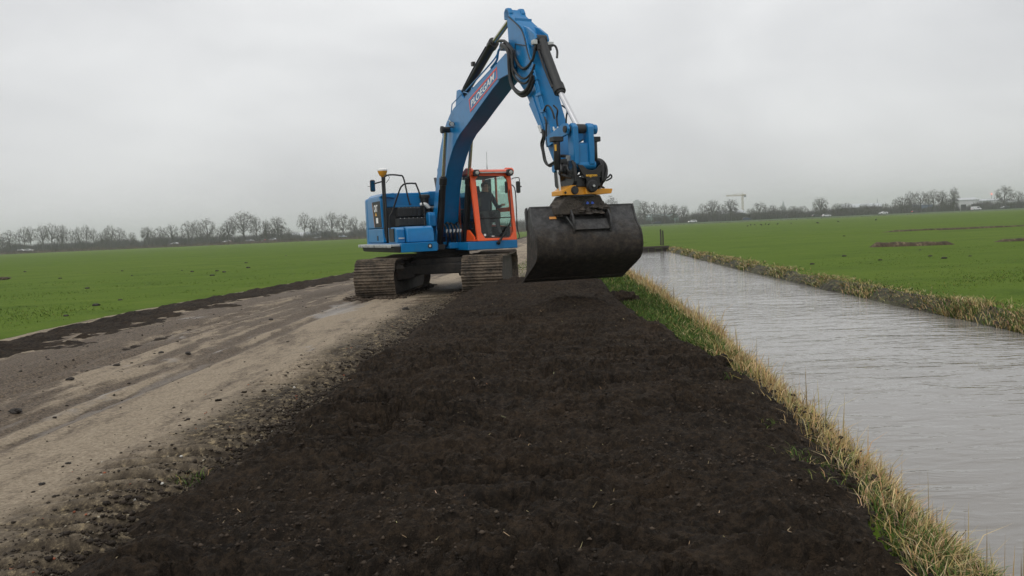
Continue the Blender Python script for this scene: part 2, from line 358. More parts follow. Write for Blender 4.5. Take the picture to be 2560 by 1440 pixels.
def _road(nt, bs):
    rz = RAD(4.5)
    v = geopos(nt); vs_ = geopos(nt, (1.4, .30, 1), (0, 0, rz)); vf = geopos(nt, (6, 2.4, 1), (0, 0, rz))
    big = noise(nt, 1.0, 6, .65, vs_, .4); mid = noise(nt, 1.0, 6, .7, vf, .3); fine = noise(nt, 38, 5, .75, v)
    at_ = nt.nodes.new('ShaderNodeAttribute'); at_.attribute_name = 'col'
    sp = nt.nodes.new('ShaderNodeSeparateColor'); nt.links.new(at_.outputs['Color'], sp.inputs[0])   # R: muddiness, G: shoulder rubble, B: puddle
    sand = ramp(nt, fine.outputs['Fac'], [(.36, (.215, .170, .120)), (.5, (.325, .265, .192)), (.64, (.43, .355, .262))])
    mud = ramp(nt, fine.outputs['Fac'], [(.38, (.048, .035, .024)), (.52, (.130, .098, .068)), (.66, (.24, .185, .13))])
    mf = nt.nodes.new('ShaderNodeMath'); mf.operation = 'ADD'; nt.links.new(big.outputs['Fac'], mf.inputs[0]); nt.links.new(mid.outputs['Fac'], mf.inputs[1])
    mf2 = nt.nodes.new('ShaderNodeMath'); mf2.operation = 'ADD'; nt.links.new(mf.outputs[0], mf2.inputs[0]); nt.links.new(sp.outputs[0], mf2.inputs[1])
    mk = ramp(nt, mf2.outputs[0], [(.0, 0.), (1., 1.)]); mk.color_ramp.elements[0].position = .0
    mr_ = nt.nodes.new('ShaderNodeMapRange'); mr_.inputs['From Min'].default_value = .90; mr_.inputs['From Max'].default_value = 1.20
    nt.links.new(mf2.outputs[0], mr_.inputs['Value'])
    c1 = mixc(nt, mr_.outputs[0], sand.outputs[0], mud.outputs[0])
    rub = ramp(nt, noise(nt, 16, 6, .8, v).outputs['Fac'], [(.40, (.030, .023, .016)), (.48, (.058, .045, .031)), (.56, (.12, .095, .062)), (.64, (.33, .26, .155))])
    c2 = mixc(nt, sp.outputs[1], c1.outputs[0], rub.outputs[0])
    pc = mixc(nt, sp.outputs[2], c2.outputs[0], (.17, .145, .118))
    nt.links.new(pc.outputs[0], bs.inputs['Base Color'])
    rr = nt.nodes.new('ShaderNodeMapRange'); rr.inputs['To Min'].default_value = .72; rr.inputs['To Max'].default_value = .16
    nt.links.new(sp.outputs[2], rr.inputs['Value']); nt.links.new(rr.outputs[0], bs.inputs['Roughness'])
    sl = nt.nodes.new('ShaderNodeMapRange'); sl.inputs['To Min'].default_value = .15; sl.inputs['To Max'].default_value = .5; nt.links.new(sp.outputs[2], sl.inputs['Value']); nt.links.new(sl.outputs[0], bs.inputs['Specular IOR Level'])
    r2 = nt.nodes.new('ShaderNodeMapRange'); r2.inputs['To Min'].default_value = .80; r2.inputs['To Max'].default_value = .62; nt.links.new(mr_.outputs[0], r2.inputs['Value']); nt.links.new(r2.outputs[0], rr.inputs['To Min'])
    mxh = nt.nodes.new('ShaderNodeMath'); mxh.operation = 'MULTIPLY_ADD'; mxh.inputs[1].default_value = 1.6; nt.links.new(mid.outputs['Fac'], mxh.inputs[0]); nt.links.new(fine.outputs['Fac'], mxh.inputs[2])
    bp = bump(nt, bs, mxh.outputs[0], .8, .03)
    st = nt.nodes.new('ShaderNodeMapRange'); st.inputs['To Min'].default_value = .8; st.inputs['To Max'].default_value = .0
    nt.links.new(sp.outputs[2], st.inputs['Value']); nt.links.new(st.outputs[0], bp.inputs['Strength'])
MAT['road'] = land_mat('wet_dirt_road', _road)
def _water(nt, bs):
    bs.inputs['Base Color'].default_value = (.225, .212, .193, 1); bs.inputs['Roughness'].default_value = .03; bs.inputs['IOR'].default_value = 1.333
    bs.inputs['Specular IOR Level'].default_value = .5
    v = geopos(nt, (1.3, 3.4, 1), (0, 0, RAD(-4))); a = noise(nt, 1.0, 3, .55, v, .5)
    v2 = geopos(nt, (4, 11, 1), (0, 0, RAD(5))); b = noise(nt, 1.0, 3, .5, v2, .3)
    ad = nt.nodes.new('ShaderNodeMath'); ad.operation = 'MULTIPLY_ADD'; ad.inputs[1].default_value = .20
    nt.links.new(b.outputs['Fac'], ad.inputs[0]); nt.links.new(a.outputs['Fac'], ad.inputs[2])
    big = noise(nt, .22, 3, .5, geopos(nt, (.7, 1.2, 1)), .6); cm = ramp(nt, big.outputs['Fac'], [(.40, .55), (.60, 1.0)])        # calmer and ruffled patches
    hm = nt.nodes.new('ShaderNodeMath'); hm.operation = 'MULTIPLY'; nt.links.new(ad.outputs[0], hm.inputs[0]); nt.links.new(cm.outputs[0], hm.inputs[1])
    bump(nt, bs, hm.outputs[0], .5, .09)
MAT['water'] = land_mat('ditch_water', _water)
def _blade(nt, bs):
    at_ = nt.nodes.new('ShaderNodeAttribute'); at_.attribute_name = 'col'
    nt.links.new(at_.outputs['Color'], bs.inputs['Base Color']); bs.inputs['Roughness'].default_value = .75; bs.inputs['Specular IOR Level'].default_value = .2
MAT['blade'] = land_mat('grass_blades', _blade)
MAT['crumb'] = land_mat('soil_and_stone_crumbs', _blade)
MAT['timber'] = plain('wet_timber', (.045, .036, .028), .8, 0, .2, 8)
MAT['asphalt'] = plain('asphalt', (.06, .06, .062), .85, 0, .08, .5)

# --- meadow: one sheet to the horizon, with the ditch cut into it
geo = [0, .08, .2, .4, .7, 1.1, 1.6, 2.3, 3.2, 4.5, 6, 8, 11, 15, 20, 27, 36, 48, 64, 85, 110, 145, 190, 250, 330, 450, 600, 850, 1200, 1700, 2600]
rows = np.unique(np.concatenate([np.linspace(-25, 0, 12), np.linspace(0, 24, 130), np.linspace(24, 55.5, 80), np.linspace(55.5, 66.5, 46), np.linspace(66.5, 130, 60), np.geomspace(130, 2900, 55)]))
def meadow_rows(ys):
    X = []; Z = []
    for y in ys:
        e0, e2, wl, wr = float(E0(y)), float(E2(y)), float(WL(y)), float(WR(y))
        wl += .10*float(fbm(y*.9, 3., 5)); wr += .22*float(fbm(y*.7, 9., 6))
        d = float(dam(y)); d = 1.0 if y > 190 else d
        xs = [e0-g for g in geo[::-1]]; zs = [-.06 - .02*min(1, g/3) for g in geo[::-1]]
        for t in np.linspace(0, 1, 7)[1:]: xs.append(e0+(e2-e0)*t); zs.append(-.24)
        bl = wl-.45
        for t in np.linspace(0, 1, 14)[1:]: xs.append(e2+(bl-e2)*t); zs.append(-.06-.06*t + .05*float(fbm(xs[-1]*1.5, y*1.5, 8)))
        prof = [(wl-.28, -.22), (wl-.12, -.38), (wl, WATER), (wl+.3, -.72), (wl+.8, -1.0), ((wl+wr)/2, -1.1), (wr-.7, -.95), (wr-.25, -.7), (wr, WATER), (wr+.08, -.40), (wr+.22, -.31)]
        for px_, pz in prof: xs.append(px_); zs.append(pz*(1-d) + d*(-.13+.05*float(fbm(px_*2, y*2, 4))))
        for g in geo[1:]:
            xs.append(wr+.22+g); zs.append(float(right_z(y, g)))
        X.append(xs); Z.append(zs)
    return np.array(X), np.array(Z)
MX, MZ = meadow_rows(rows); MY = np.repeat(rows[:, None], MX.shape[1], 1)
amp = np.clip((np.abs(MX)-2)/6, .15, 1)*np.clip(1-MY/600, 0, 1)
MZ = MZ + .06*fbm(MX*.25, MY*.25, 2)*amp + .035*fbm(MX*1.7, MY*1.7, 3)*amp
MZ -= .10*np.exp(-((MY-(69.0-.09*MX))/.7)**2)*(MX < E0(MY)-1)          # shallow drain across the left meadow
DRAIN = lambda x: 76.0-.18*(x-15)
MZ -= .28*np.exp(-((MY-DRAIN(MX))/.55)**2)*(MX > 18)
meadow = grid_mesh('meadow', MX, MY, MZ, 'meadow')

# --- ditch water, two reaches on either side of the earth dam
def water_strip(name, y0, y1, n):
    ys = np.linspace(y0, y1, n); t = np.linspace(0, 1, 5)
    X = (WL(ys)-.4)[:, None]*(1-t)+(WR(ys)+.35)[:, None]*t; Y = np.repeat(ys[:, None], 5, 1)
    return grid_mesh(name, X, Y, np.full_like(X, WATER), 'water')
water_strip('ditch_water', -20, 56.2, 40); water_strip('ditch_water', 65.3, 185, 30)
# dark wet soil on the ditch banks, a hand above and below the water line
def _bank(nt, bs):
    v = geopos(nt); a = noise(nt, 5, 5, .7, v)
    r = ramp(nt, a.outputs['Fac'], [(.38, (.020, .017, .011)), (.5, (.045, .040, .020)), (.62, (.085, .085, .035))]); nt.links.new(r.outputs[0], bs.inputs['Base Color']); bs.inputs['Roughness'].default_value = .85; bump(nt, bs, a.outputs['Fac'], 1, .08)
MAT['bank'] = land_mat('wet_bank_soil', _bank)
by = rows[(rows > -20) & (rows < 56)]
wl_ = WL(by)+.10*fbm(by*.9, 3., 5); wr_ = WR(by)+.22*fbm(by*.7, 9., 6)
for cols in ([(wl_, -.47, -.105), (wl_, -.28, -.205), (wl_, -.12, -.365), (wl_, .02, -.51), (wl_, .2, -.62)], [(wr_, -.12, -.58), (wr_, -.02, -.49), (wr_, .07, -.385), (wr_, .20, -.295), (wr_, .30, -.25)]):
    grid_mesh('ditch_bank', np.stack([c+d for c, d, z in cols], 1), np.repeat(by[:, None], 5, 1), np.stack([np.full_like(by, z) for c, d, z in cols], 1)+.02*fbm(np.stack([c+d for c, d, z in cols], 1)*3, np.repeat(by[:, None], 5, 1)*3, 12), 'bank')
# puddles standing in the drain of the right-hand meadow
for (a, b, w_) in ((20, 24, .5), (24.8, 26.8, .5), (29.5, 31, .6), (31.4, 33.6, .75), (47, 48.3, .5), (56, 58, .6)):
    xs = np.linspace(a, b, 8); t = np.array([-1, 0, 1.])
    X = np.repeat(xs[:, None], 3, 1); Y = DRAIN(X) + t[None]*w_*(.5+.5*np.sin(np.linspace(0, PI, 8)))[:, None]
    grid_mesh('drain_water', X, Y, np.full_like(X, float(right_z(74., 20))-.13), 'water')

# --- dirt road
ry = np.concatenate([np.geomspace(1.2, 60, 470), np.geomspace(61, 420, 60)]); rt = np.linspace(0, 1, 250)
e0 = E0(ry)+.15*fbm(ry*1.1, 2., 21); e2 = E2(ry)+.45+np.clip((ry-18)/3, 0, 1)*np.clip((60-ry)/25, 0, 1)*1.1+np.clip((ry-18)/3, 0, 1)*.7*fbm(ry*.8, 7., 22)
RX = e0[:, None]*(1-rt)+e2[:, None]*rt; RY = np.repeat(ry[:, None], len(rt), 1)
lat = RX-E1(RY); wid = (E2(RY)-E1(RY)); u = lat/wid                      # 0 at the soil ridge, 1 at the peat
near = np.clip(1-RY/45, 0, 1)
RZ = .012 + .05*fbm(RX*.6, RY*.25, 31)*np.clip(u*6+1, 0, 1)
RZ += near*(.030*fbm(RX*3.2, RY*1.1, 32, 5, .6) + .014*fbm(RX*11, RY*8, 33, 4, .6) + (u < .55)*(.05*fbm(lat*5, RY*.8, 320, 5, .62)+.02*fbm(lat*14, RY*6, 321, 4, .65)))
for c_, w_, d_ in ((.16, .05, .05), (.24, .05, .04), (.47, .07, .025), (.56, .06, .02)):   # wheel and crawler ruts
    RZ -= d_*np.exp(-((u-c_-.03*fbm(RY*.15, 1., 44))/w_)**2)*(.6+.8*vn(RX*.4, RY*.9, 45))
lug = .5+.5*np.sin(RY*2*PI/.11+3*fbm(RX*2, RY*2, 46)); RZ += near*.012*lug*np.exp(-((u-.2)/.035)**2)
sh = np.clip((u-.79)/.10 + 1.3*fbm(RX*1.8, RY*1.8, 47), 0, 1)*np.where(RY < 22, 1, np.clip(1-(RY-22)/8, .0, 1))   # rubble shoulder
RZ -= .05*np.clip((u-.95)/.05, 0, 1)
RZ += sh*near*np.clip((1.0-u)/.05, 0, 1)*(.05*np.maximum(fbm(RX*7, RY*9, 48, 4, .6), -.1) + .035*np.sin(RY*2*PI/.55+2.5*vn(RX*2, RY, 49))*.5)
tz = np.clip(1-u/.16, 0, 1)
RZ += np.clip((e2[:, None]-RX)/.1, 0, 1)*0 - .10*np.clip(1-(e2[:, None]-RX)/.12, 0, 1) - .08*np.clip(1-(RX-e0[:, None])/.12, 0, 1)
pud = fbm(RX*.9+.4*fbm(RX*3, RY*3, 61), RY*.32, 60, 5, .55); low = np.exp(-((u-.21)/.13)**2)*.11+np.exp(-((u-.50)/.14)**2)*.10
brk = .22*fbm(lat*11, RY*4, 312, 4, .6)
pud = np.maximum(np.clip((pud+brk+low-.235)/.06, 0, 1), .30*np.clip((fbm(lat*2.4, RY*.22, 310, 4, .6)+.3*fbm(lat*6, RY*.9, 311)+.5*low+brk-.22)/.06, 0, 1))*(u < .78)*(1-.5*sh)*np.clip(1.4-RY/18, 0, 1)
RZ = RZ*(1-.75*pud) - .004*pud
mudv = .32*np.exp(-((u-.03)/.13)**2) + .12*np.exp(-((u-.36)/.10)**2) - .16*np.exp(-((u-.68)/.13)**2) + .10*np.exp(-((u-.20)/.1)**2)
for c_, w_ in ((.155, .022), (.205, .020), (.265, .022), (.47, .03), (.555, .026)):
    q_ = np.exp(-((u-c_-.03*fbm(RY*.15, 1., 44))/w_)**2); mudv += .34*q_*(.4+.9*vn(RX*.5, RY*.5, 350)); RZ -= .022*q_; RZ += .018*np.exp(-((u-c_-.045-.03*fbm(RY*.15, 1., 44))/.016)**2)*near
mudv += .35*np.exp(-((RY-17.2)/1.1)**2)*np.exp(-((RX+1.4)/.7)**2)
mudv += (.62*fbm(lat*2.6, RY*.28, 301, 4, .6)+.55*fbm(lat*9, RY*1.1, 302, 4, .65))*np.where(u < .56, 1.5, .6)
bars = np.sin(2*PI*(RY*math.cos(.05)+RX*.05)/.185+1.6*fbm(RX*1.5, RY*1.5, 303))          # crawler prints pressed across the shoulder
band = np.clip(1-np.abs((u-.895)/.10)**4, 0, 1)*np.clip((24-RY)/6, 0, 1)*np.clip(vn(RX*1.1, RY*.8, 304)*2.2-.35, 0, 1)
RZ += .036*band*np.clip(bars*1.6, -1, 1)*np.clip(1.3-RY/18, .2, 1)
mudv -= .30*band*bars; sh = np.clip(sh-.40*band*np.clip(bars+.15, 0, 1), 0, 1)
band2 = np.exp(-((u-.245)/.05)**2)*np.clip(vn(RX*.9, RY*.5, 305)*2-.4, 0, 1)*near; bars2 = np.sin(2*PI*RY/.185); RZ += .018*band2*bars2; mudv += .22*band2*bars2
roado = grid_mesh('dirt_road', RX, RY, RZ, 'road')
a_ = roado.data.color_attributes.new('col', 'FLOAT_COLOR', 'POINT')
a_.data.foreach_set('color', np.stack([mudv, sh, pud, np.ones_like(sh)], -1).astype(np.float32).ravel())
def road_z(x, y):
    k = np.argmin(np.abs(ry-y)); return float(np.interp(x, RX[k], RZ[k]))

# --- low ridge of black soil along the left side of the road
ly = np.concatenate([np.geomspace(3, 60, 330), np.geomspace(61, 300, 40)]); lt_ = np.linspace(0, 1, 70)
la = E0(ly)-.1+.35*fbm(ly*.7, 4., 71); lb = E1(ly)+1.3*fbm(ly*1.0, 5., 72, 5, .6)+.65
LX = la[:, None]*(1-lt_)+lb[:, None]*lt_; LY = np.repeat(ly[:, None], 70, 1)
edge = np.minimum(np.clip(lt_/.22, 0, 1), np.clip((1-lt_)/.45, 0, 1))[None]
LZ = -.075 + edge*(.075+.09*(fbm(LX*1.4, LY*1.0, 73)+.25)+.17*fbm(LX*4.5, LY*4.5, 74, 4, .6)) + .03*fbm(LX*13, LY*13, 75)
LZ += .04*edge*np.exp(-((lt_-.3)/.2)**2)
grid_mesh('soil_ridge', LX, LY, LZ, 'peat')

# --- spread peat between road and ditch, with the heap at its far end
py_ = np.geomspace(1.6, 21.2, 760); pt = np.linspace(0, 1, 360)
pa = P2(py_)-.10+.30*fbm(py_*1.6, 1., 81, 5)+.10*fbm(py_*7, 1., 82); pb = P3(py_)+.25*fbm(py_*1.8, 2., 83, 5)
PX = pa[:, None]*(1-pt)+pb[:, None]*pt; PY = np.repeat(py_[:, None], 360, 1)
W_ = (pb-pa)[:, None]; dl = pt[None]*W_; dr = (1-pt[None])*W_
edge = np.clip(dl/.30, 0, 1)**.7*np.clip(dr/.22, 0, 1)**.7*np.clip((21.2-PY)/1.2, 0, 1)
def mound(cx, cy, h, rx, ryy): return h*np.exp(-((PX-cx)/rx)**2-((PY-cy)/ryy)**2)
PZ = -.045-.05*np.clip(1-dr/.5, 0, 1) + edge*(.10+.07*fbm(PX*.7, PY*.7, 84)+.12*fbm(PX*1.6, PY*3.4, 85, 3)+.075*fbm(PX*5, PY*10, 86, 4, .65))
PZ += edge*(mound(.35, 17.6, .30, 1.6, 1.7)+mound(1.05, 14.0, .17, .55, .5)+mound(1.5, 17.0, .18, .6, .7))
dent = np.clip(fbm(PX*1.9, PY*5.2, 87, 3)-.10, 0, 1); PZ -= .30*edge*dent*np.clip(1.4-PY/16, .2, 1)     # scrape marks of the bucket
def ridge(x, y, s, o=5, g=.6):
    t = 0; a = 1; n_ = 0
    for k in range(o): t = t+a*np.abs(2*vn(x*2**k, y*2**k, s+k*13)-1); n_ += a; a *= g
    return t/n_
PZ += edge*(.045*fbm(PX*15, PY*18, 88, 4, .7)+.11*(ridge(PX*2.6, PY*4.4, 188, 6, .68)-.45)*np.clip(1.25-PY/20, .35, 1))
def sstep(a, b, t): t = np.clip((t-a)/(b-a), 0, 1); return t*t*(3-2*t)
wp = .25*fbm(PX*2, PY*2, 330)                                             # torn pits, scrape lips and pressed flats
rough = np.clip(2.4*vn(PX*.8+wp, PY*1.3, 340)-.55, .12, 1.25)
PZ -= edge*.085*rough*sstep(.08, .12, fbm(PX*3.0+wp, PY*7.5+wp, 331, 5, .62))*np.clip(1.5-PY/14, .35, 1)
PZ += edge*.055*rough*sstep(.10, .14, fbm(PX*2.6-wp, PY*6.0, 332, 5, .62))*np.clip(1.5-PY/14, .35, 1)
PZ -= edge*.045*rough*sstep(.09, .12, fbm(PX*7, PY*13, 333, 4, .6))*np.clip(1.3-PY/10, 0, 1)
PZ += edge*.05*np.clip(ridge(PX*6, PY*9, 191, 4, .6)-.5, 0, 1)*np.clip(2.2*vn(PX*.9, PY*1.5, 192)-.8, 0, 1)*2.2+.055*np.clip(fbm(PX*3.3, PY*5.5, 89, 4, .6)-.16, 0, 1)*2*edge
PZ += np.clip(1-dr/.35, 0, 1)*edge*.10*np.clip(fbm(PX*2.2, PY*2.2, 90)+.1, 0, 1)*3*.6
grid_mesh('peat_spread', PX, PY, PZ, 'peat')
def peat_z(x, y):
    k = np.argmin(np.abs(py_-y)); return float(np.interp(x, PX[k], PZ[k]))
def peat_in(x, y, m=.1):
    k = np.argmin(np.abs(py_-y)); return pa[k]+m < x < pb[k]-m

# --- crumbs: small angular lumps, one mesh per kind of litter
rng = np.random.default_rng(7)
_oct = np.array([(1, 0, 0), (-1, 0, 0), (0, 1, 0), (0, -1, 0), (0, 0, 1), (0, 0, -1)], float)
_of = np.array([(0, 2, 4), (2, 1, 4), (1, 3, 4), (3, 0, 4), (2, 0, 5), (1, 2, 5), (3, 1, 5), (0, 3, 5)])
_dir = np.concatenate([_oct, np.array([(a, b, c) for a in (-1, 1) for b in (-1, 1) for c in (-1, 1)])/1.732*1.0])
_df = []
for f in _of:
    s_ = np.sign(_oct[f].sum(0)); k_ = 6+int((s_[0] > 0)*4+(s_[1] > 0)*2+(s_[2] > 0))
    a, b, c = f; _df += [(a, b, k_), (b, c, k_), (c, a, k_)]
_df = np.array(_df)
def crumbs(name, pos, size, col, flat=.65, fine=False):
    pos = np.asarray(pos, float); n = len(pos)
    D, Fc = (_dir, _df) if fine else (_oct, _of)
    k = len(D)
    q = D[None]*(.6+.8*rng.random((n, k, 1)))*np.asarray(size).reshape(n, 1, 1)*np.array([1, 1, flat])
    ang = rng.random(n)*6.28; c, s_ = np.cos(ang)[:, None], np.sin(ang)[:, None]
    x = q[..., 0]*c-q[..., 1]*s_; y = q[..., 0]*s_+q[..., 1]*c
    V = np.stack([x, y, q[..., 2]], -1)+pos[:, None]
    T = (Fc[None]+np.arange(n)[:, None, None]*k).reshape(-1, 3)
    C = np.repeat(np.asarray(col, float).reshape(n, 1, 3), k, 1).reshape(-1, 3)
    return tri_mesh(name, V.reshape(-1, 3), T, 'crumb', C)
# on the peat
P = []; S = []; 
for _ in range(24000):
    y = 2.8*math.exp(rng.random()*1.75); x = float(P2(y))+rng.random()*float(P3(y)-P2(y))
    if peat_in(x, y, .05) and fbm(x*1.3, y*2.2, 91) > -.08: P.append((x, y, peat_z(x, y)+.002)); S.append(0.003+.013*rng.random()**4)
P = np.array(P); S = np.array(S); Cc = np.array([.040, .030, .0215])*(.35+1.9*rng.random((len(P), 1))**1.6)
tag(crumbs('peat_crumbs', P, S, Cc, .7), 'loose black peat crumbs strewn over the spread soil', 'soil', kind='stuff')
# along the edges of the peat, spilled on road and bank
P = []; S = []
for _ in range(4200):
    y = 3*math.exp(rng.random()*1.9); k = np.argmin(np.abs(py_-y))
    if rng.random() < .6: x = pa[k]-abs(rng.normal())*.10+.05; z = max(road_z(x, y), -.04)
    else: x = pb[k]+abs(rng.normal())*.10-.04; z = -.10
    P.append((x, y, z+.008)); S.append(.005+.015*rng.random()**3)
P = np.array(P); S = np.array(S); Cc = np.array([.034, .0255, .0185])*(.6+.8*rng.random((len(P), 1)))
tag(crumbs('spilled_peat', P, S, Cc, .75, True), 'black peat crumbs spilled along the edges of the spread soil', 'soil', kind='stuff')
# mud and rubble on the shoulder of the road
P = []; S = []; Cc = []
for _ in range(11000):
    y = 2.6*math.exp(rng.random()*2.0); w = float(E2(y)-E1(y)); uu = 1.03-abs(rng.normal())*.095
    x = float(E1(y))+w*uu
    if uu < .55: continue
    P.append((x, y, road_z(x, y)+.002)); S.append(.0035+.010*rng.random()**3.5)
    t = rng.random()
    c = (.038, .030, .022) if t < .74 else ((.12, .098, .07) if t < .935 else ((.34, .30, .23) if t < .978 else ((.26, .085, .045) if t < .993 else (.55, .53, .48))))
    Cc.append(np.array(c)*(.75+.5*rng.random()))
tag(crumbs('shoulder_rubble', P, S, Cc, .6, True), 'brown mud crumbs, pebbles and brick bits along the road shoulder', 'rubble', kind='stuff')
# mud litter on the driving surface
P = []; S = []; Cc = []
for _ in range(2600):
    y = 3.5*math.exp(rng.random()*2.3); w = float(E2(y)-E1(y)); uu = rng.random()*.85
    x = float(E1(y))+w*uu
    keep = .75*math.exp(-((uu-.05)/.12)**2)+.4*math.exp(-((uu-.36)/.1)**2)+.07+.25*(fbm(x*.8, y*.4, 95) > .08)
    if rng.random() > keep: continue
    P.append((x, y, road_z(x, y)+.003)); S.append(.005+.017*rng.random()**5); Cc.append(np.array((.038, .030, .023))*(.6+.9*rng.random()))
tag(crumbs('road_mud_crumbs', P, S, Cc, .6, True), 'small dark mud crumbs scattered over the dirt road', 'soil', kind='stuff')

# mud squeezed out round the crawler tracks
P = []; S = []; Cc = []
for _ in range(2200):
    sx = 1.19*rng.choice([-1, 1])+rng.choice([-1, 1])*(.44+abs(rng.normal())*.13); sy = rng.uniform(-2.0, 2.25)
    if rng.random() < .4: sx = 1.19*rng.choice([-1, 1])+rng.uniform(-.5, .5); sy = 2.02+abs(rng.normal())*.18
    a_r = RAD(-5); x = -1.64+sx*math.cos(a_r)+sy*math.sin(a_r)*1.0; y = 20.4+sx*math.sin(a_r)-sy*math.cos(a_r)
    P.append((x, y, road_z(x, y)+.01)); S.append(.015+.05*rng.random()**2.5); Cc.append(np.array((.062, .047, .034))*(.55+.9*rng.random()))
tag(crumbs('track_mud', P, S, Cc, .6, True), 'brown mud squeezed out around the excavator tracks', 'soil', kind='stuff')

# --- larger clods one can pick out on the road and beside the peat
def clod(name, x, y, z, r, label, group, seed, mat='peat', flat=.6):
    bm = bmesh.new(); bmesh.ops.create_icosphere(bm, subdivisions=3, radius=1)
    for v in bm.verts:
        c = v.co; k = 1+1.3*float(fbm(c.x*1.6+seed*3.1, c.y*1.6+c.z*1.3, seed, 4, .6))+.5*float(fbm(c.x*6+seed, c.y*6+c.z*5, seed+3))
        v.co = Vector((c.x*k*r, c.y*k*r*.8, max(c.z*k*flat, -.25)*r))
    me = bpy.data.meshes.new(name); bm.to_mesh(me); bm.free(); me.materials.append(MAT[mat])
    o = bpy.data.objects.new(name, me); COL.objects.link(o); o.location = (x, y, z+.2*r); o.rotation_euler = (0, 0, seed*1.3)
    return tag(o, label, 'soil clod', group)
MAT['clod'] = muddy('brown_mud_clod', (.028, .022, .017), (.055, .043, .033), 9)
def gpt(px, py, z=0.):
    d = _F + _CR*(px-1280)/FPX - _CU*(py-720)/FPX; t = (z-HC)/d[2]; return d[0]*t, d[1]*t
G_ = 'mud clods lying on the dirt road'
for i, (px, py, r, lab) in enumerate([
    (1015, 776, .17, 'largest dark mud clod lying in front of the excavator tracks'),
    (402, 884, .10, 'pair-like lump of mud on the left wheel rut, mid road'),
    (470, 882, .12, 'long flat mud lump right of the pair-like lump in mid road'),
    (292, 918, .09, 'small flat mud clod low in the left half of the road'),
    (678, 800, .11, 'pointed brown clod in the middle of the road near the puddle'),
    (660, 985, .055, 'round black clod on the pale strip beside the rubble shoulder'),
    (612, 985, .06, 'black clod at the edge of the rubble shoulder, upper one'),
    (640, 965, .05, 'tiny black clod beside the upper shoulder clod'),
    (545, 1008, .06, 'black clod at the rubble edge below the upper shoulder clod'),
    (470, 1054, .05, 'lumpy clod on the pale strip above the brick bits'),
    (172, 1164, .045, 'black clod on the pale strip, lower left of the road'),
    (105, 1213, .05, 'lowest pair of black crumbs on the pale road strip'),
    (40, 1030, .14, 'broad flat mud lump at the left edge of the picture'),
    (175, 955, .10, 'flat mud lump near the left soil ridge'),
    (570, 750, .16, 'black soil clod fallen beside the left soil ridge')]):
    x, y = gpt(px, py); clod('mud_clod', x, y, road_z(x, y), r*.40, lab, G_, i+2, 'clod' if i not in (5, 6, 7, 8) else 'peat', .48)
for i, (px, py, r, lab) in enumerate([
    (1560, 738, .24, 'big clump of black peat on the grass edge below the bucket'),
    (1535, 735, .13, 'smaller black peat lump left of the big clump on the grass edge'),
    (1800, 880, .15, 'overhanging black peat clod on the bank beside the dry reeds'),
    (1760, 872, .09, 'black peat lump just left of the overhanging bank clod'),
    (2110, 1160, .07, 'dark peat clod at the foot of the reeds, lower right bank')]):
    x, y = gpt(px, py, .05); clod('peat_clod', x, y, peat_z(x, y)-.02 if peat_in(x, y, 0) else -.08, r, lab, 'peat clods along the bank edge', i+31, 'peat', .7)

# ================================================================== GRASS AND REEDS
def blades(name, pos, h, w, lean, c0, c1, bend=.5):
    """curved blades: three triangles each, colour runs from c0 at the root to c1 at the tip"""
    pos = np.asarray(pos, float); n = len(pos)
    h = np.broadcast_to(h, n)[:, None]; w = np.broadcast_to(w, n)[:, None]; lean = np.broadcast_to(lean, n)[:, None]
    a = rng.random(n)*2*PI; dx = np.stack([np.cos(a), np.sin(a), np.zeros(n)], -1)
    b = rng.random(n)*2*PI; wx = np.stack([np.cos(b), np.sin(b), np.zeros(n)], -1)
    up_ = np.array([0, 0, 1.])
    mid = pos+up_*h*.6+dx*h*lean*.35; tip = pos+up_*h*(1-.25*lean)+dx*h*lean*(.6+bend*.6)
    V = np.stack([pos-wx*w/2, pos+wx*w/2, mid-wx*w*.42, mid+wx*w*.42, tip], 1)
    i = np.arange(n)[:, None]*5
    T = np.stack([i+[0, 1, 3], i+[0, 3, 2], i+[2, 3, 4]], 1).reshape(-1, 3)
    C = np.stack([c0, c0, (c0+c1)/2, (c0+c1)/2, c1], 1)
    return tri_mesh(name, V.reshape(-1, 3), T, 'blade', C.reshape(-1, 3))
def pick(cols, p, n, var=.25):
    k = rng.choice(len(cols), n, p=p); c = np.array(cols)[k]
    return c*(1-var+2*var*rng.random((n, 1)))*(1+.08*rng.standard_normal((n, 3)))
STRAW = [(.56, .41, .20), (.47, .33, .15), (.64, .51, .30), (.34, .24, .13), (.40, .36, .14)]
GREEN = [(.070, .125, .022), (.10, .165, .032), (.048, .095, .018), (.15, .18, .05)]
def bank_z(x, y):
    d = x-WL(y)
    return np.interp(d, [-.9, -.45, -.28, -.12, 0, .3], [-.10, -.12, -.22, -.38, -.5, -.72])
def ydist(n, y0, y1, p=1.0):
    """more stems near, fewer far, as clumps that grow along the bank"""
    u_ = rng.random(n); return y0*np.exp(u_**p*math.log(y1/y0))
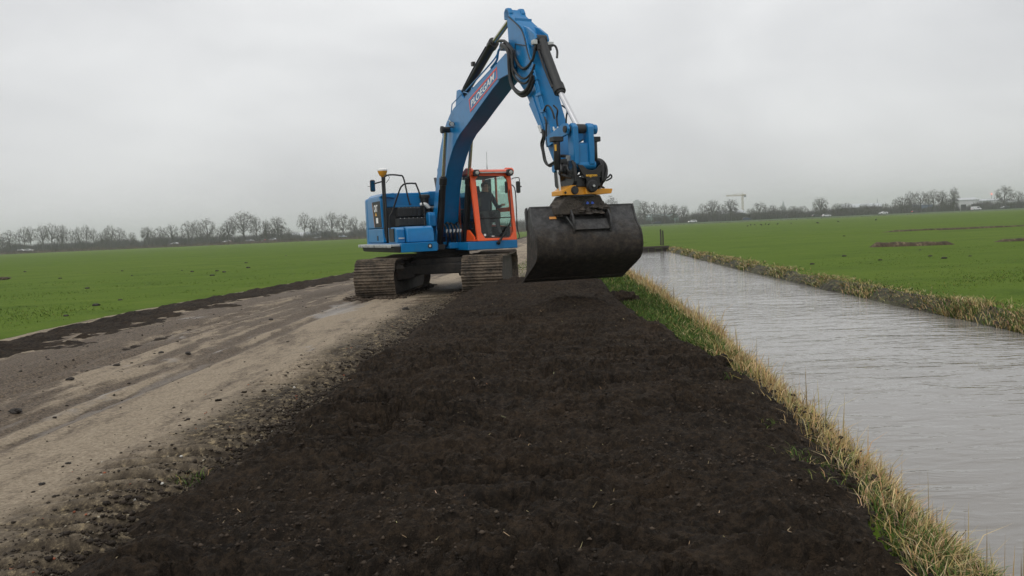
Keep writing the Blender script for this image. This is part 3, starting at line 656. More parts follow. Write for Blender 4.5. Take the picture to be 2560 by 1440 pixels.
# dry reeds on the near bank
n = 46000; y = ydist(n, 2.2, 56, .95); dens = fbm(y*1.3, 0*y, 101)+fbm(y*5, 0*y+3, 102)*.5
x = WL(y)-.05-.30*np.abs(rng.standard_normal(n))*.75+.04; k = (dens+.42 > rng.random(n)*.75)&(x > WL(y)-.62); x, y = x[k], y[k]; n = len(x)
hh = (.05+.22*rng.random(n)**1.4)*(1+1.3*fbm(y*.9, 0*y, 103)); hh *= np.where(rng.random(n) < .05, 1.9, 1); hh *= np.clip(.30+(y-2)*.075, .30, 1.05)
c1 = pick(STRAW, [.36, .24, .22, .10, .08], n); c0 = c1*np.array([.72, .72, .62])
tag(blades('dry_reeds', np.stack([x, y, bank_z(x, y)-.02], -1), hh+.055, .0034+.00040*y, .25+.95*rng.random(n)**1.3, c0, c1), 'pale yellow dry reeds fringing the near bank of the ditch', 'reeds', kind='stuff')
# taller stalks with seed heads
n = 150; y = ydist(n, 2.6, 40); x = WL(y)-.32*rng.random(n); hh = (.22+.26*rng.random(n))*np.clip(.6+y*.06, .6, 1.1)
c1 = pick([(.30, .22, .12), (.50, .38, .20)], [.4, .6], n); 
tag(blades('reed_stalks', np.stack([x, y, bank_z(x, y)], -1), hh, .004+.0006*y, .15*rng.random(n), c1*.8, c1, .2), 'tall thin brown reed stalks rising above the bank fringe', 'reeds', kind='stuff')
# drooping green and straw grass at the peat edge
n = 17000; y = ydist(n, 2.2, 12, 1.2); s0 = P3(y); x = s0-.02+rng.random(n)**.8*(WL(y)-.15-s0); dens = fbm(x*2, y*1.2, 104)
k = (dens+.16+.35*np.exp(-((y-3.2)/1.3)**2)+.35*(y > 9) > rng.random(n)*.5); x, y = x[k], y[k]; n = len(x)
c1 = pick(GREEN+STRAW[:3], [.16, .18, .10, .14, .18, .12, .12], n); 
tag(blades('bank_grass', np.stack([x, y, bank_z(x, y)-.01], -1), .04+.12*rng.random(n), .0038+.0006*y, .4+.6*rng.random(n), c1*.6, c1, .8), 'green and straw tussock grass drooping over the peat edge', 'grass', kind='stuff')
# green verge beyond the bucket
n = 42000; y = ydist(n, 9.5, 56, 1.0); s0 = np.where(y < 20.5, P3(y)-.02, E2(y)+.2); x = s0+rng.random(n)*(WL(y)-.3-s0)
c1 = pick(GREEN+[(.34, .30, .12)], [.33, .33, .14, .12, .08], n)
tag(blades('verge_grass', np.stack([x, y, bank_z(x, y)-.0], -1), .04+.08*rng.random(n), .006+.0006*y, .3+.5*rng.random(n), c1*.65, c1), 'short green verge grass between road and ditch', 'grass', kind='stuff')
# far bank: straw tussocks over a dark undercut
n = 52000; y = ydist(n, 9, 56, 1.0); dd = np.abs(rng.standard_normal(n))*.34-.03; x = WR(y)+.04+dd; dens = fbm(x*.8, y*.8, 105)+fbm(x*2.5, y*2.5, 106)*.6
k = (dens+.36 > rng.random(n)*.8); x, y, dd = x[k], y[k], dd[k]; n = len(x)
c1 = pick(STRAW+GREEN[:3], [.15, .12, .12, .05, .14, .17, .17, .08], n)
tag(blades('far_bank_tussocks', np.stack([x, y, np.interp(dd, [0, .1, .25, 2], [-.5, -.38, -.30, -.26])-.01], -1), (.04+.12*rng.random(n)*np.clip(1.2-dd*.4, .5, 1.2))*(1+1.3*fbm(y*.6, 0*y, 107)), .006+.0005*y, .35+.9*rng.random(n), c1*.7, c1, .8), 'straw coloured tussocks along the far bank of the ditch', 'grass', kind='stuff')
# meadow turf on both sides
n = 70000; y = ydist(n, 8, 60, 1.1); side = rng.random(n) < .45
xl = E0(y)-.05-rng.random(n)**1.1*(y*.62+6+E0(y)).clip(3); xr = WR(y)+.5+rng.random(n)**1.1*(y*.66-WR(y)+2).clip(2)
x = np.where(side, xl, xr); tuft = fbm(x*.7, y*.7, 108)+.6*fbm(x*2.6, y*2.6, 109)
z = np.where(side, -.09, right_z(y, x-WR(y))-.02)
c1 = pick(GREEN, [.40, .38, .10, .12], n, .15)*np.array([1.1, 1.0, .85])*(1+.35*tuft[:, None])
tag(blades('meadow_turf', np.stack([x, y, z], -1), (.022+.04*rng.random(n))*(1+1.0*tuft.clip(-.3, .6))*np.clip(1.15-y/60, .1, 1), .007+.0006*y, .3+.6*rng.random(n), c1*.95, c1*1.1), 'short green turf of the meadows on both sides', 'grass', kind='stuff')
# straw, roots and a few grass wisps lying in the peat
n = 240; y = 2.7*np.exp(rng.random(n)*1.85); x = P2(y)+.1+rng.random(n)*(P3(y)-P2(y)-.2); z = np.array([peat_z(a, b) for a, b in zip(x, y)])
L_ = .008+.034*rng.random(n)**2.5; a = rng.random(n)*PI; tl = rng.random(n)*.6
d = np.stack([np.cos(a)*L_, np.sin(a)*L_, L_*tl], -1); q = np.stack([-np.sin(a), np.cos(a), 0*a], -1)*(.0012+.0002*y)[:, None]
p0 = np.stack([x, y, z+.006], -1); V = np.stack([p0-q, p0+q, p0+d+q*.6, p0+d-q*.6+[0, 0, .002]], 1)
T = (np.array([[0, 1, 2], [0, 2, 3]])[None]+np.arange(n)[:, None, None]*4).reshape(-1, 3)
C = np.repeat(pick([(.34, .27, .15), (.24, .175, .09), (.46, .38, .24)], [.4, .45, .15], n)[:, None], 4, 1).reshape(-1, 3)
tag(tri_mesh('straw_bits', V.reshape(-1, 3), T, 'blade', C), 'pale straw and root bits lying in the black peat', 'straw', kind='stuff')
wis = [(500, 1185), (450, 1200), (480, 1190), (2090, 1090), (2060, 1145), (2010, 1150), (1990, 1130), (2080, 1190), (1830, 945), (1850, 935), (1815, 940), (1930, 1050)]
P = []
for (px, py) in wis:
    x, y = gpt(px, py, .02)
    for _ in range(26): P.append((x+rng.normal()*.05, y+rng.normal()*.05, peat_z(x, y)-.01 if peat_in(x, y, 0) else road_z(x, y)-.005))
P = np.array(P); n = len(P); c1 = pick(GREEN+STRAW[:2], [.2, .3, .1, .2, .1, .1], n)
tag(blades('grass_wisps', P, .03+.07*rng.random(n), .005, .6+.5*rng.random(n), c1*.7, c1, .9), 'small wisps of grass poking out of the peat', 'grass', kind='stuff')

# brown heap of dredged reed and soil on the right meadow, and two strips of the same
def spoil(name, pts, wid_, hgt, label, seed):
    X = []; Y = []; Z = []
    t = np.linspace(0, 1, 60); q = np.linspace(-1, 1, 13)
    ax = np.interp(t, np.linspace(0, 1, len(pts)), [p[0] for p in pts]); ay = np.interp(t, np.linspace(0, 1, len(pts)), [p[1] for p in pts])
    X = np.repeat(ax[:, None], 13, 1); Y = ay[:, None]+q[None]*wid_*(.6+.8*vn(t*9, 0*t, seed))[:, None]
    prof = (1-q**2)[None]*np.clip(np.minimum(t, 1-t)*9, 0, 1)[:, None]
    Z = -.30+prof*(.12+hgt*(.4+1.2*vn(X*1.6, Y*1.6, seed+1)*(fbm(t*5, 0*t, seed+2)+.75)[:, None]))
    o = grid_mesh(name, X, Y, Z, 'spoil'); del o['kind']; return tag(o, label, 'spoil heap', 'spoil left on the right-hand meadow')
def _spoil(nt, bs):
    v = geopos(nt, (1.5, 1, .6)); a = noise(nt, 3.0, 5, .7, v)
    r = ramp(nt, a.outputs['Fac'], [(.36, (.025, .018, .012)), (.48, (.06, .041, .024)), (.58, (.085, .06, .036)), (.70, (.22, .17, .10))])
    nt.links.new(r.outputs[0], bs.inputs['Base Color']); bs.inputs['Roughness'].default_value = .95; bump(nt, bs, a.outputs['Fac'], 1, .1)
MAT['spoil'] = land_mat('reed_spoil', _spoil)
spoil('spoil_heap', [(17.6, 41.4), (19.3, 40.9), (21.4, 40.3)], .32, .16, 'low heap of brown reeds and soil on the right-hand meadow', 3)
spoil('spoil_heap', [(23.6, 41.2), (25.8, 40.6), (30, 39.8)], .3, .07, 'flat strip of brown spoil at the right edge of the picture', 9)
spoil('spoil_heap', [(32.5, 73.6), (36, 73.0), (42, 72.0), (47, 71.2)], .3, .05, 'long brown spoil strip along the water-filled drain on the meadow', 15)
clod('soil_patch', *gpt(6, 696), -.09, .34, 'small heap of yellowish sand on the left meadow at the picture edge', 'sand', 55, 'spoil', .3)['category'] = 'sand heap'
# molehills and dark tussocks dotted over the meadows
mh = clod('molehill', 0, 0, 0, .16, 'low dark molehill dotted on the meadow', 'molehills on the meadows', 77, 'clod', .4)
mh['category'] = 'molehill'; k = 0
for px, py in [(62, 680), (150, 697), (305, 678), (330, 690), (455, 677), (480, 680), (542, 678), (620, 670), (615, 658), (715, 639), (530, 690), (240, 765), (165, 792), (218, 722), (300, 752), (560, 681), (2325, 640), (2425, 640), (2110, 640), (2200, 650), (2300, 625), (2030, 660), (2110, 590), (1770, 578), (2540, 600), (2360, 645)]:
    x, y = gpt(px, py, -.08 if px < 1280 else -.22)
    o = mh if k == 0 else mh.copy()
    if k: COL.objects.link(o)
    s_ = (.6+.7*rng.random())*(.5 if px < 1280 else .42); o['label'] = 'low dark molehill dotted on the '+('left' if px < 1280 else 'right')+'-hand meadow'; o.location = (x, y, -.06 if px < 1280 else -.22); o.scale = (s_*1.2, s_, s_); k += 1

# ================================================================== DITCH DAM, POSTS
dm = empty('timber_revetment', (8.1, 55.9, WATER)); tag(dm, 'low dark timber revetment holding the earth dam across the ditch', 'revetment')
MB().box(-2.1, 2.45, .02, .14, .22, .36).build('beam', 'timber', dm, .015)
for i in range(10): MB().box(-2.05+i*.45, -1.63+i*.45, -.10, 0, -.5, .26-.03*(i % 3)).build('board', 'timber', dm, .01)
for (px, t_, b_, Y_, lab) in ((1651, 574, 614, 57.2, 'taller of the two weathered wooden posts on the ditch dam'), (1656.5, 577, 618, 56.6, 'shorter nearer wooden post on the ditch dam, right of the taller')):
    top = at(px, t_, Y_); b = empty('wooden_post', (top.x, Y_, -.12)); tag(b, lab, 'post', 'posts on the ditch dam')
    MB().tube([(0, 0, -.2), (.01, 0, .6), (0, .01, top.z+.12)], [.058, .048], 9).build('shaft', 'timber', b)
    MB().tube([(0, 0, top.z+.10), (0, 0, top.z+.15)], [.05, .03], 9, True, False).build('worn_top', 'timber', b)

# ================================================================== FAR SIDE: MOTORWAY BANK, TREES, CARS, BUILDINGS
def _dike(nt, bs):
    v = geopos(nt, (.35, 1, 1)); a = noise(nt, .35, 5, .65, v); 
    gx = nt.nodes.new('ShaderNodeNewGeometry'); sx = nt.nodes.new('ShaderNodeSeparateXYZ'); nt.links.new(gx.outputs['Position'], sx.inputs[0])
    g = ramp(nt, a.outputs['Fac'], [(.35, (.035, .065, .018)), (.65, (.055, .095, .025))]); b = ramp(nt, a.outputs['Fac'], [(.35, (.055, .042, .034)), (.65, (.105, .08, .06))])
    mrn = nt.nodes.new('ShaderNodeMapRange'); mrn.inputs['From Min'].default_value = 20; mrn.inputs['From Max'].default_value = 55; nt.links.new(sx.outputs['X'], mrn.inputs['Value'])
    c = mixc(nt, mrn.outputs[0], b.outputs[0], g.outputs[0]); nt.links.new(c.outputs[0], bs.inputs['Base Color']); bs.inputs['Roughness'].default_value = .95
MAT['dike'] = land_mat('rough_bank_grass', _dike)
dx_ = np.linspace(-420, 420, 140); prof = [(409, -.15), (412, .05), (416, .12), (421, .62), (424, .78), (427, .62), (446, .60), (452, .1), (456, -.2)]
DX = np.repeat(dx_[:, None], len(prof), 1); DY = np.array([[p[0] for p in prof]])+.6*fbm(DX*.05, 0*DX, 5); DZ = np.array([[p[1] for p in prof]])+.18*fbm(DX*.12, DX*0+3, 6)*np.array([[0, 1, 1, 1, 1, .2, .2, 1, 0]])
grid_mesh('motorway_bank', DX, DY, DZ, 'dike')
mw = grid_mesh('motorway', np.array([[-420, 420.]]*2).T, np.array([[428.5, 446.0]]*2), np.full((2, 2), .70), 'asphalt')
# reed-lined ditch at the foot of the bank, right-hand side
n = 9000; x = -280+560*rng.random(n); left = x < 35; y = 406+6*rng.random(n); k = left | (rng.random(n) < .35); x, y, left = x[k], y[k], left[k]; n = len(x)
c1 = np.where(left[:, None], pick([(.11, .082, .06), (.15, .11, .08)], [.5, .5], n), pick([(.20, .165, .115), (.12, .12, .06)], [.6, .4], n))
tag(blades('bank_reeds', np.stack([x, y, 0*x-.1], -1), np.where(left, .9, .45)*(.5+.8*rng.random(n)), .35, .4*rng.random(n), c1*.8, c1), 'brown reeds along the foot of the motorway bank', 'reeds', kind='stuff')
# twig scrub: clumps of upright twigs
def scrub(name, spots, label, c):
    Ps = []; Hs = []; Cs = []
    for (x, y, r, h, tone) in spots:
        k = int(60+26*r)
        a = rng.random(k)*2*PI; q = np.sqrt(rng.random(k))*r
        Ps.append(np.stack([x+np.cos(a)*q, y+np.sin(a)*q*.6, np.full(k, .1)], -1)); Hs.append(h*(.35+.65*np.sqrt(1-(q/r)**2))*(.7+.4*rng.random(k))); Cs.append(np.array(c)[None]*tone*(.7+.6*rng.random((k, 1))))
    P_ = np.concatenate(Ps); H_ = np.concatenate(Hs); C_ = np.concatenate(Cs)
    return tag(blades(name, P_, H_, .16, .5*rng.random(len(P_)), C_*.8, C_), label, 'scrub', kind='stuff')
scrub('roadside_scrub', [(-275+rng.random()*290, 415+rng.random()*8, 1.5+2.4*rng.random(), 1.0+1.2*rng.random(), .55+.9*rng.random()) for _ in range(330)], 'row of leafless brown scrub along the left motorway bank', (.085, .066, .055))
scrub('far_scrub', [(-330+rng.random()*680, 475+rng.random()*80, 3+5*rng.random(), 3.5+5.0*rng.random(), .5+.8*rng.random()) for _ in range(560)], 'dim undergrowth behind the motorway trees', (.060, .056, .054))
# far-off woods that read as one mass
def wood(name, label, Y0, Y1, x0, x1, h, n_, seed, c=(.05, .055, .055)):
    spots = []
    for _ in range(n_):
        x = x0+rng.random()*(x1-x0); hh_ = h*(.55+.9*(float(fbm(x*.012, 1., seed))+.5)*rng.random()); spots.append((x, Y0+rng.random()*(Y1-Y0), 5+7*rng.random(), hh_, .7+.5*rng.random()))
    o = scrub(name, spots, label, c); o['category'] = 'woods'
    return o
wood('distant_woods', 'hazy line of woods on the horizon', 820, 1000, -760, 760, 9.5, 420, 11)
wood('distant_woods', 'faintest woods low on the skyline behind the others', 1400, 1700, -1300, 1300, 14, 420, 19)

# --- bare winter trees: trunk with limbs, crown of twigs
MAT['bark'] = plain('grey_bark', (.060, .054, .046), .9, 0, .15, 2)
MAT['twig'] = plain('bare_twigs', (.066, .057, .048), .9, 0, .15, .6)
def make_tree(seed, a, z0, nt_, tw, steep=0.0, clump=.0, nl=9):
    """unit tree 10 m tall: limbs fan out from the trunk into a domed crown of half-width a that starts at height z0, every twig hangs on the nearest branch"""
    R = np.random.default_rng(seed); tk = MB(); nodes = []
    zc = z0+(10-z0)*.42
    def env(az, el, r):
        top = math.sin(el) > 0
        return np.array([math.cos(az)*math.cos(el)*a*r, math.sin(az)*math.cos(el)*a*r, zc+math.sin(el)*r*((10-zc) if top else (zc-z0))])
    zt = zc+(10-zc)*.25; trunk = [np.array([0, 0, -.3]), np.array([R.normal()*.08, R.normal()*.08, zt*.4]), np.array([R.normal()*.15, R.normal()*.15, zt*.75]), np.array([R.normal()*.2, R.normal()*.2, zt])]
    tk.tube([Vector(p) for p in trunk], [.34, .15], 7, False, True)
    for i in range(nl):
        az = i*2.4+R.normal()*.3; el = R.uniform(.05, 1.25) if not steep else R.uniform(.55, 1.4); e = env(az, el, R.uniform(.58, .8)); st = z0*.8+(zt-z0*.8)*min(1, .15+.8*el/1.4)*R.uniform(.7, 1)
        p0 = np.array([0, 0, st]); m1 = p0*.6+e*.4+np.array([0, 0, -.35+R.normal()*.2]) if not steep else p0*.6+e*.4+R.normal(size=3)*.15
        pts = spline([Vector(p0), Vector(m1), Vector(p0*.25+e*.75+R.normal(size=3)*.25), Vector(e)], 3); tk.tube(pts, [.13, .045], 5, False, False)
        nodes += [np.array(q) for q in pts[2:]]
        for q in pts[3::2]:
            for _ in range(2):
                b = np.array(q); d = b-np.array([0, 0, zc-1.0]); d /= np.linalg.norm(d)+1e-6; e2 = b+(d+R.normal(size=3)*.55)*R.uniform(.8, 1.8)
                k = math.sqrt((e2[0]/a)**2+(e2[1]/a)**2+((e2[2]-zc)/((10-zc) if e2[2] > zc else (zc-z0)))**2)
                if k > .93: e2 = np.array([0, 0, zc])+(e2-np.array([0, 0, zc]))*.93/k
                mid = (b+e2)/2+R.normal(size=3)*.12; tk.tube([Vector(b), Vector(mid), Vector(e2)], [.05, .022], 4, False, False); nodes += [mid, e2, (b+mid)/2]
    N = np.array(nodes); V = []; F = []
    def strip(p, q, w):
        d = q-p; s_ = np.cross(d, R.normal(size=3)); s_ = s_/(np.linalg.norm(s_)+1e-6)*w; m = (p+q)/2+R.normal(size=3)*.07; b = len(V)
        V.extend([tuple(p-s_), tuple(p+s_), tuple(m+s_*.8), tuple(m-s_*.8), tuple(q)]); F.extend([(b, b+1, b+2), (b, b+2, b+3), (b+3, b+2, b+4)])
    cnt = 0; tries = 0
    while cnt < nt_ and tries < nt_*8:
        tries += 1; az = R.random()*6.283; el = math.asin(R.uniform(-.75, 1)); r = R.uniform(.45, 1.0)**.6*(1+.06*R.normal()); q = env(az, el, r)
        if clump and float(vn(q[0]*.55+seed+q[2]*.3, q[1]*.55+q[2]*.45, seed)) < clump: continue
        k = np.argmin(((N-q)**2).sum(1)); p = N[k]
        if np.linalg.norm(q-p) > 2.2: q = p+(q-p)*2.2/np.linalg.norm(q-p)
        strip(p, q, tw); cnt += 1
        for _ in range(2): strip(p+(q-p)*R.uniform(.3, .8), q+R.normal(size=3)*.35, tw*.7)
    me = bpy.data.meshes.new('crown'); me.from_pydata(V, [], F); me.materials.append(MAT['twig'])
    t_ = bpy.data.meshes.new('trunk'); t_.from_pydata(tk.v, [], tk.f); t_.materials.append(MAT['bark'])
    return t_, me, 2*a
PROTO = dict(round=make_tree(3, 4.4, 2.0, 620, 0.0345), wide=make_tree(8, 5.2, 2.4, 760, 0.0316, 0, .3, 12), fan=make_tree(14, 4.0, .8, 640, 0.0316, 1, 0, 11), slim=make_tree(21, 2.0, .6, 420, 0.0316, 1, 0, 10), open=make_tree(33, 4.4, 2.8, 420, 0.0316, 0, .45), low=make_tree(40, 4.6, .2, 640, 0.0403, 0, 0, 11), airy=make_tree(52, 4.0, 2.4, 380, 0.0287, 0, .3), gnarl=make_tree(61, 4.5, 2.6, 480, 0.0345, 0, .48, 8))
DESC = dict(round='round-crowned bare tree', wide='broad spreading bare tree', fan='fan-shaped bare tree', slim='narrow upright bare tree', open='open-branched bare tree', low='low bushy bare tree', airy='airy thin-twigged bare tree', gnarl='gnarled bare tree')
def z1(a, b): return a/5.565, 500+b/5.565
def z2(a, b): return 440+a/5.333, 500+b/5.333
def z3(a, b): return 1500+a/4.74, 440+b/4.74
def z4(a, b): return 2020+a/4.74, 440+b/4.74
TL = []
for a, b, w, k in [(20, 500, 160, 'low'), (120, 440, 230, 'round'), (320, 395, 170, 'gnarl'), (410, 390, 150, 'open'), (575, 355, 190, 'airy'), (700, 345, 230, 'open'), (850, 350, 170, 'fan'), (990, 405, 90, 'airy'), (1085, 390, 115, 'gnarl'), (1190, 365, 150, 'open'), (1290, 395, 105, 'airy'), (1420, 455, 180, 'low'), (1530, 370, 180, 'gnarl'), (1650, 400, 180, 'round'), (1830, 460, 130, 'low'), (2040, 375, 200, 'fan'), (2220, 385, 180, 'round'), (2380, 345, 210, 'airy')]:
    TL.append((*z1(a, b), w/5.565, k))
for a, b, w, k in [(150, 300, 190, 'round'), (262, 285, 130, 'gnarl'), (405, 265, 230, 'round'), (590, 350, 130, 'airy'), (690, 275, 180, 'fan'), (880, 170, 340, 'wide'), (1060, 220, 150, 'airy'), (1190, 265, 110, 'slim'), (1340, 230, 230, 'fan'), (1480, 370, 110, 'low'), (1700, 185, 170, 'open'), (1830, 235, 130, 'fan'), (1935, 235, 115, 'open'), (2065, 165, 200, 'airy'), (2220, 200, 190, 'round'), (2370, 240, 150, 'gnarl'), (2500, 290, 130, 'low')]:
    TL.append((*z2(a, b), w/5.333, k))
TR = []
for a, b, w, k in [(130, 258, 170, 'round'), (430, 430, 120, 'low'), (520, 300, 150, 'fan'), (640, 325, 140, 'round'), (760, 330, 125, 'airy'), (870, 340, 150, 'fan'), (990, 355, 120, 'fan'), (1215, 340, 120, 'gnarl'), (1330, 290, 175, 'fan'), (1425, 345, 95, 'airy'), (1545, 280, 195, 'fan'), (1640, 432, 110, 'low'), (1780, 390, 130, 'low'), (1890, 320, 175, 'round'), (2040, 345, 120, 'fan'), (2160, 350, 110, 'airy'), (2280, 360, 130, 'low'), (2400, 360, 145, 'low')]:
    TR.append((*z3(a, b), w/4.74, k))
for a, b, w, k in [(145, 260, 175, 'fan'), (350, 330, 150, 'low'), (450, 325, 175, 'low'), (650, 340, 130, 'low'), (785, 350, 130, 'low'), (910, 320, 80, 'airy'), (1110, 250, 200, 'wide'), (1210, 195, 125, 'open'), (1330, 185, 185, 'airy'), (1430, 195, 95, 'gnarl'), (1490, 170, 105, 'open'), (1590, 175, 135, 'fan'), (1660, 270, 75, 'low'), (1730, 140, 110, 'slim'), (2110, 300, 90, 'low'), (2330, 130, 205, 'round'), (2490, 190, 125, 'gnarl')]:
    TR.append((*z4(a, b), w/4.74, k))
ORD = ['first', 'second', 'third', 'fourth', 'fifth', 'sixth', 'seventh', 'eighth', 'ninth', 'tenth', 'eleventh', 'twelfth', 'thirteenth', 'fourteenth', 'fifteenth', 'sixteenth', 'seventeenth', 'eighteenth', 'nineteenth', 'twentieth'] + ['twenty-'+s_ for s_ in ['first', 'second', 'third', 'fourth', 'fifth', 'sixth', 'seventh', 'eighth', 'ninth']] + ['thirtieth'] + ['thirty-'+s_ for s_ in ['first', 'second', 'third', 'fourth', 'fifth', 'sixth', 'seventh', 'eighth', 'ninth']]
random.seed(5)
for side_, lst, ref in (('L', TL, 'from the left edge in the left tree row'), ('R', TR, 'from the bucket in the right tree row')):
    for i, (px, pyy, wpx, kind_) in enumerate(lst):
        Y_ = 452+random.random()*16; p = at(px, pyy, Y_); h_ = p.z*1.08+.2; w_ = wpx*Y_/FPX*1.18
        tm, cm, wd = PROTO[kind_]
        r = empty('bare_tree', (p.x, Y_, -.2), random.random()*6.28); sx = max(w_/wd, .35*h_/10); r.scale = (sx, sx, h_/10)
        lab = f"{DESC[kind_]}, {ORD[i]} {ref}"
        if side_ == 'L' and kind_ == 'wide': lab = 'tallest, broad spreading bare tree with a clear trunk, in the left tree row'
        if side_ == 'R' and kind_ == 'slim': lab = 'tall narrow bare poplar-like tree left of the white van'
        if side_ == 'R' and i == 16+18: lab = 'small gnarled bare tree at the far right picture edge'
        tag(r, lab, 'tree', 'bare trees along the motorway')
        for nm, me in (('trunk', tm), ('crown', cm)):
            o = bpy.data.objects.new(nm, me); COL.objects.link(o); o.parent = r

# --- traffic
CARC = {}
def car_paint(c):
    if c not in CARC: CARC[c] = paint('car_paint_%d' % len(CARC), c, .2, amount=.1, coat=.6)
    return CARC[c]
MAT['carglass'] = plain('car_glass', (.02, .024, .028), .08, 0, .05); MAT['tyre'] = plain('tyre', (.015, .015, .015), .8)
def lampmat(name, c, e):
    m, nt, bs = M_nodes(name); bs.inputs['Base Color'].default_value = (*c, 1); bs.inputs['Emission Color'].default_value = (*c, 1); bs.inputs['Emission Strength'].default_value = e; return m
MAT['head'] = lampmat('lit_headlamp', (1, .95, .85), 2.5); MAT['tail'] = lampmat('lit_tail_lamp', (1, .07, .04), 1.6); MAT['beacon'] = lampmat('red_beacon', (1, .12, .07), 6)
def side_profile(van):
    if van: body = [(-2.4, .35), (-2.42, .95), (-2.35, 1.15), (-2.3, 1.95), (1.2, 1.98), (1.95, 1.15), (2.4, .98), (2.45, .4)]; win = [(.15, 1.2), (.15, 1.78), (1.1, 1.8), (1.68, 1.2)]
    else: body = [(-2.1, .32), (-2.15, .78), (-2.05, .95), (-1.55, 1.38), (-.9, 1.48), (.1, 1.45), (.95, .98), (1.85, .86), (2.1, .68), (2.12, .34)]; win = [(-1.6, .98), (-1.38, 1.33), (-.85, 1.40), (.05, 1.37), (.68, .98)]
    return body, win
def make_car(px, base_y, c, label, van=False, lamp=None, face=1):
    Y_ = 437.0 if face > 0 else 431.5; p = at(px, base_y, Y_)
    r = empty('van' if van else 'car', (p.x, Y_, .70), 0 if face > 0 else PI)
    tag(r, label, 'van' if van else 'car', 'traffic on the motorway')
    body, win = side_profile(van)
    MB().prism([(a, b) for a, b in body], -.85, .85, 'y').build('body', car_paint(c), r, .06, False)
    for s_ in (-1, 1): MB().prism(win, s_*.853, s_*.865, 'y').build('window', 'carglass', r, 0, False)
    for s_ in (-1, 1):
        for xx in (-1.3, 1.3): MB().lathe((xx, s_*.74, .32), (0, s_, 0), [(0, .31), (.13, .32), (.14, .2)], 14).build('wheel', 'tyre', r, 0, False)
    fx = 2.45 if van else 2.12
    for s_ in (-1, 1):
        MB().box(fx-.06, fx+.02, s_*.6-.16, s_*.6+.16, .62, .78).build('headlight', MAT['head'] if lamp == 'head' else 'lampglass', r, 0, False)
        MB().box(-fx-.06, -fx+.06, s_*.66-.13, s_*.66+.13, .72, .92).build('tail_light', MAT['tail'] if lamp == 'tail' else 'red', r, 0, False)
W_ = (.72, .73, .74)
make_car(55, 622, W_, 'white car behind the scrub, leftmost of the traffic'); make_car(73, 622, W_, 'white car close behind the leftmost car, headlights lit', lamp='head')
make_car(435, 603, W_, 'white car between the bare trees, left of the excavator and right of the leftmost pair', face=-1)
make_car(566, 597, W_, 'white hatchback with red tail lamp below the tallest left tree', lamp='tail', face=-1)
make_car(624, 594, (.22, .23, .24), 'grey car right of the white hatchback below the tallest left tree')
make_car(651, 593, (.02, .02, .022), 'dark car with glowing red tail lamp, left tree row', lamp='tail', face=-1)
make_car(680, 591, (.5, .52, .55), 'pale van-like car with lit headlamp in front of the fan-shaped tree', lamp='head', face=-1)
make_car(793, 586, (.3, .32, .33), 'greenish grey car with lit headlamp, second car left of the excavator', lamp='head', face=-1)
make_car(857, 584, (.28, .32, .38), 'blue-grey car nearest to the excavator on its left')
make_car(1642, 551, (.02, .035, .06), 'dark blue car nearest to the bucket on its right', face=-1)
make_car(1731, 547, W_, 'white car right of the dark blue car nearest the bucket', lamp='head', face=-1)
make_car(1866, 541, (.02, .05, .12), 'blue estate car below the tower crane')
make_car(2040, 532, (.012, .012, .014), 'black car under the fan-shaped tree, right of the tower crane')
make_car(2066, 533, W_, 'white car just right of the black car under the fan-shaped tree')
make_car(2208, 526, W_, 'white car left of the group of tall trees at right', face=-1)
make_car(2290, 521, (.02, .02, .024), 'dark car with red lamp among the group of tall trees at right', lamp='tail', face=1)
make_car(2440, 514, W_, 'white panel van with dark side windows near the right edge', True)
make_car(2512, 511, (.02, .025, .03), 'dark car below the round tree at the right edge', face=-1)

# --- buildings seen through the trees
MAT['bwhite'] = plain('white_cladding', (.62, .63, .64), .6, 0, .04, .1); MAT['bgrey'] = plain('grey_cladding', (.22, .24, .26), .6, 0, .06, .1); MAT['bgreen'] = plain('greenhouse_glass', (.25, .36, .34), .25, 0, .06, .1)
MAT['broof'] = plain('pale_roof', (.52, .54, .56), .55, 0, .04, .1); MAT['bblue'] = plain('blue_cladding', (.08, .14, .24), .6, 0, .06, .1); MAT['cranep'] = plain('crane_yellow', (.36, .29, .16), .6, 0, .05)
def shed(px0, px1, top_y, Y_, wallm, roofm, label, doors=3, pitch=.15, name='warehouse', cat='building'):
    a = at(px0, 0, Y_); b = at(px1, 0, Y_); t = at((px0+px1)/2, top_y, Y_); w_ = b.x-a.x; h_ = t.z; hw = w_/2; dp = 14
    r = empty(name, ((a.x+b.x)/2, Y_+dp/2, -.1)); tag(r, label, cat, 'buildings beyond the motorway')
    e = h_*(1-pitch)
    MB().box(-hw, hw, -dp/2, dp/2, 0, e).build('wall', wallm, r, 0, False)
    MB().prism([(-dp/2-.5, e+.02), (0, h_+.1), (dp/2+.5, e+.02)], -hw-.4, hw+.4, 'x').build('roof', roofm, r, 0, False)
    for i in range(doors):
        x = -hw+w_*(i+.5)/doors; MB().box(x-w_*.25/doors, x+w_*.25/doors, -dp/2-.06, -dp/2-.01, .3, e*.62).build('window', 'carglass', r, 0, False)
shed(2392, 2446, 494, 520, 'bwhite', 'broof', 'white shed between the narrow tree and the white van', 2)
shed(2412, 2508, 497, 560, 'bwhite', 'broof', 'long white warehouse behind the white van', 7)
shed(2520, 2600, 499, 540, 'bwhite', 'broof', 'white hall with blue trailer front at the right picture edge', 4)
shed(2100, 2200, 509, 640, 'bgrey', 'broof', 'grey hall with pale roof right of the tower crane', 5, .3)
shed(2285, 2330, 508, 540, 'bblue', 'bgrey', 'blue-clad shed behind the tall tree group', 3)
shed(1600, 1680, 535, 520, 'bgreen', 'bgreen', 'green glasshouse behind the trees nearest the bucket', 9, .25, 'glasshouse')
shed(1785, 1850, 525, 560, 'bgreen', 'broof', 'greenish hall left of the tower crane mast', 5, .3)
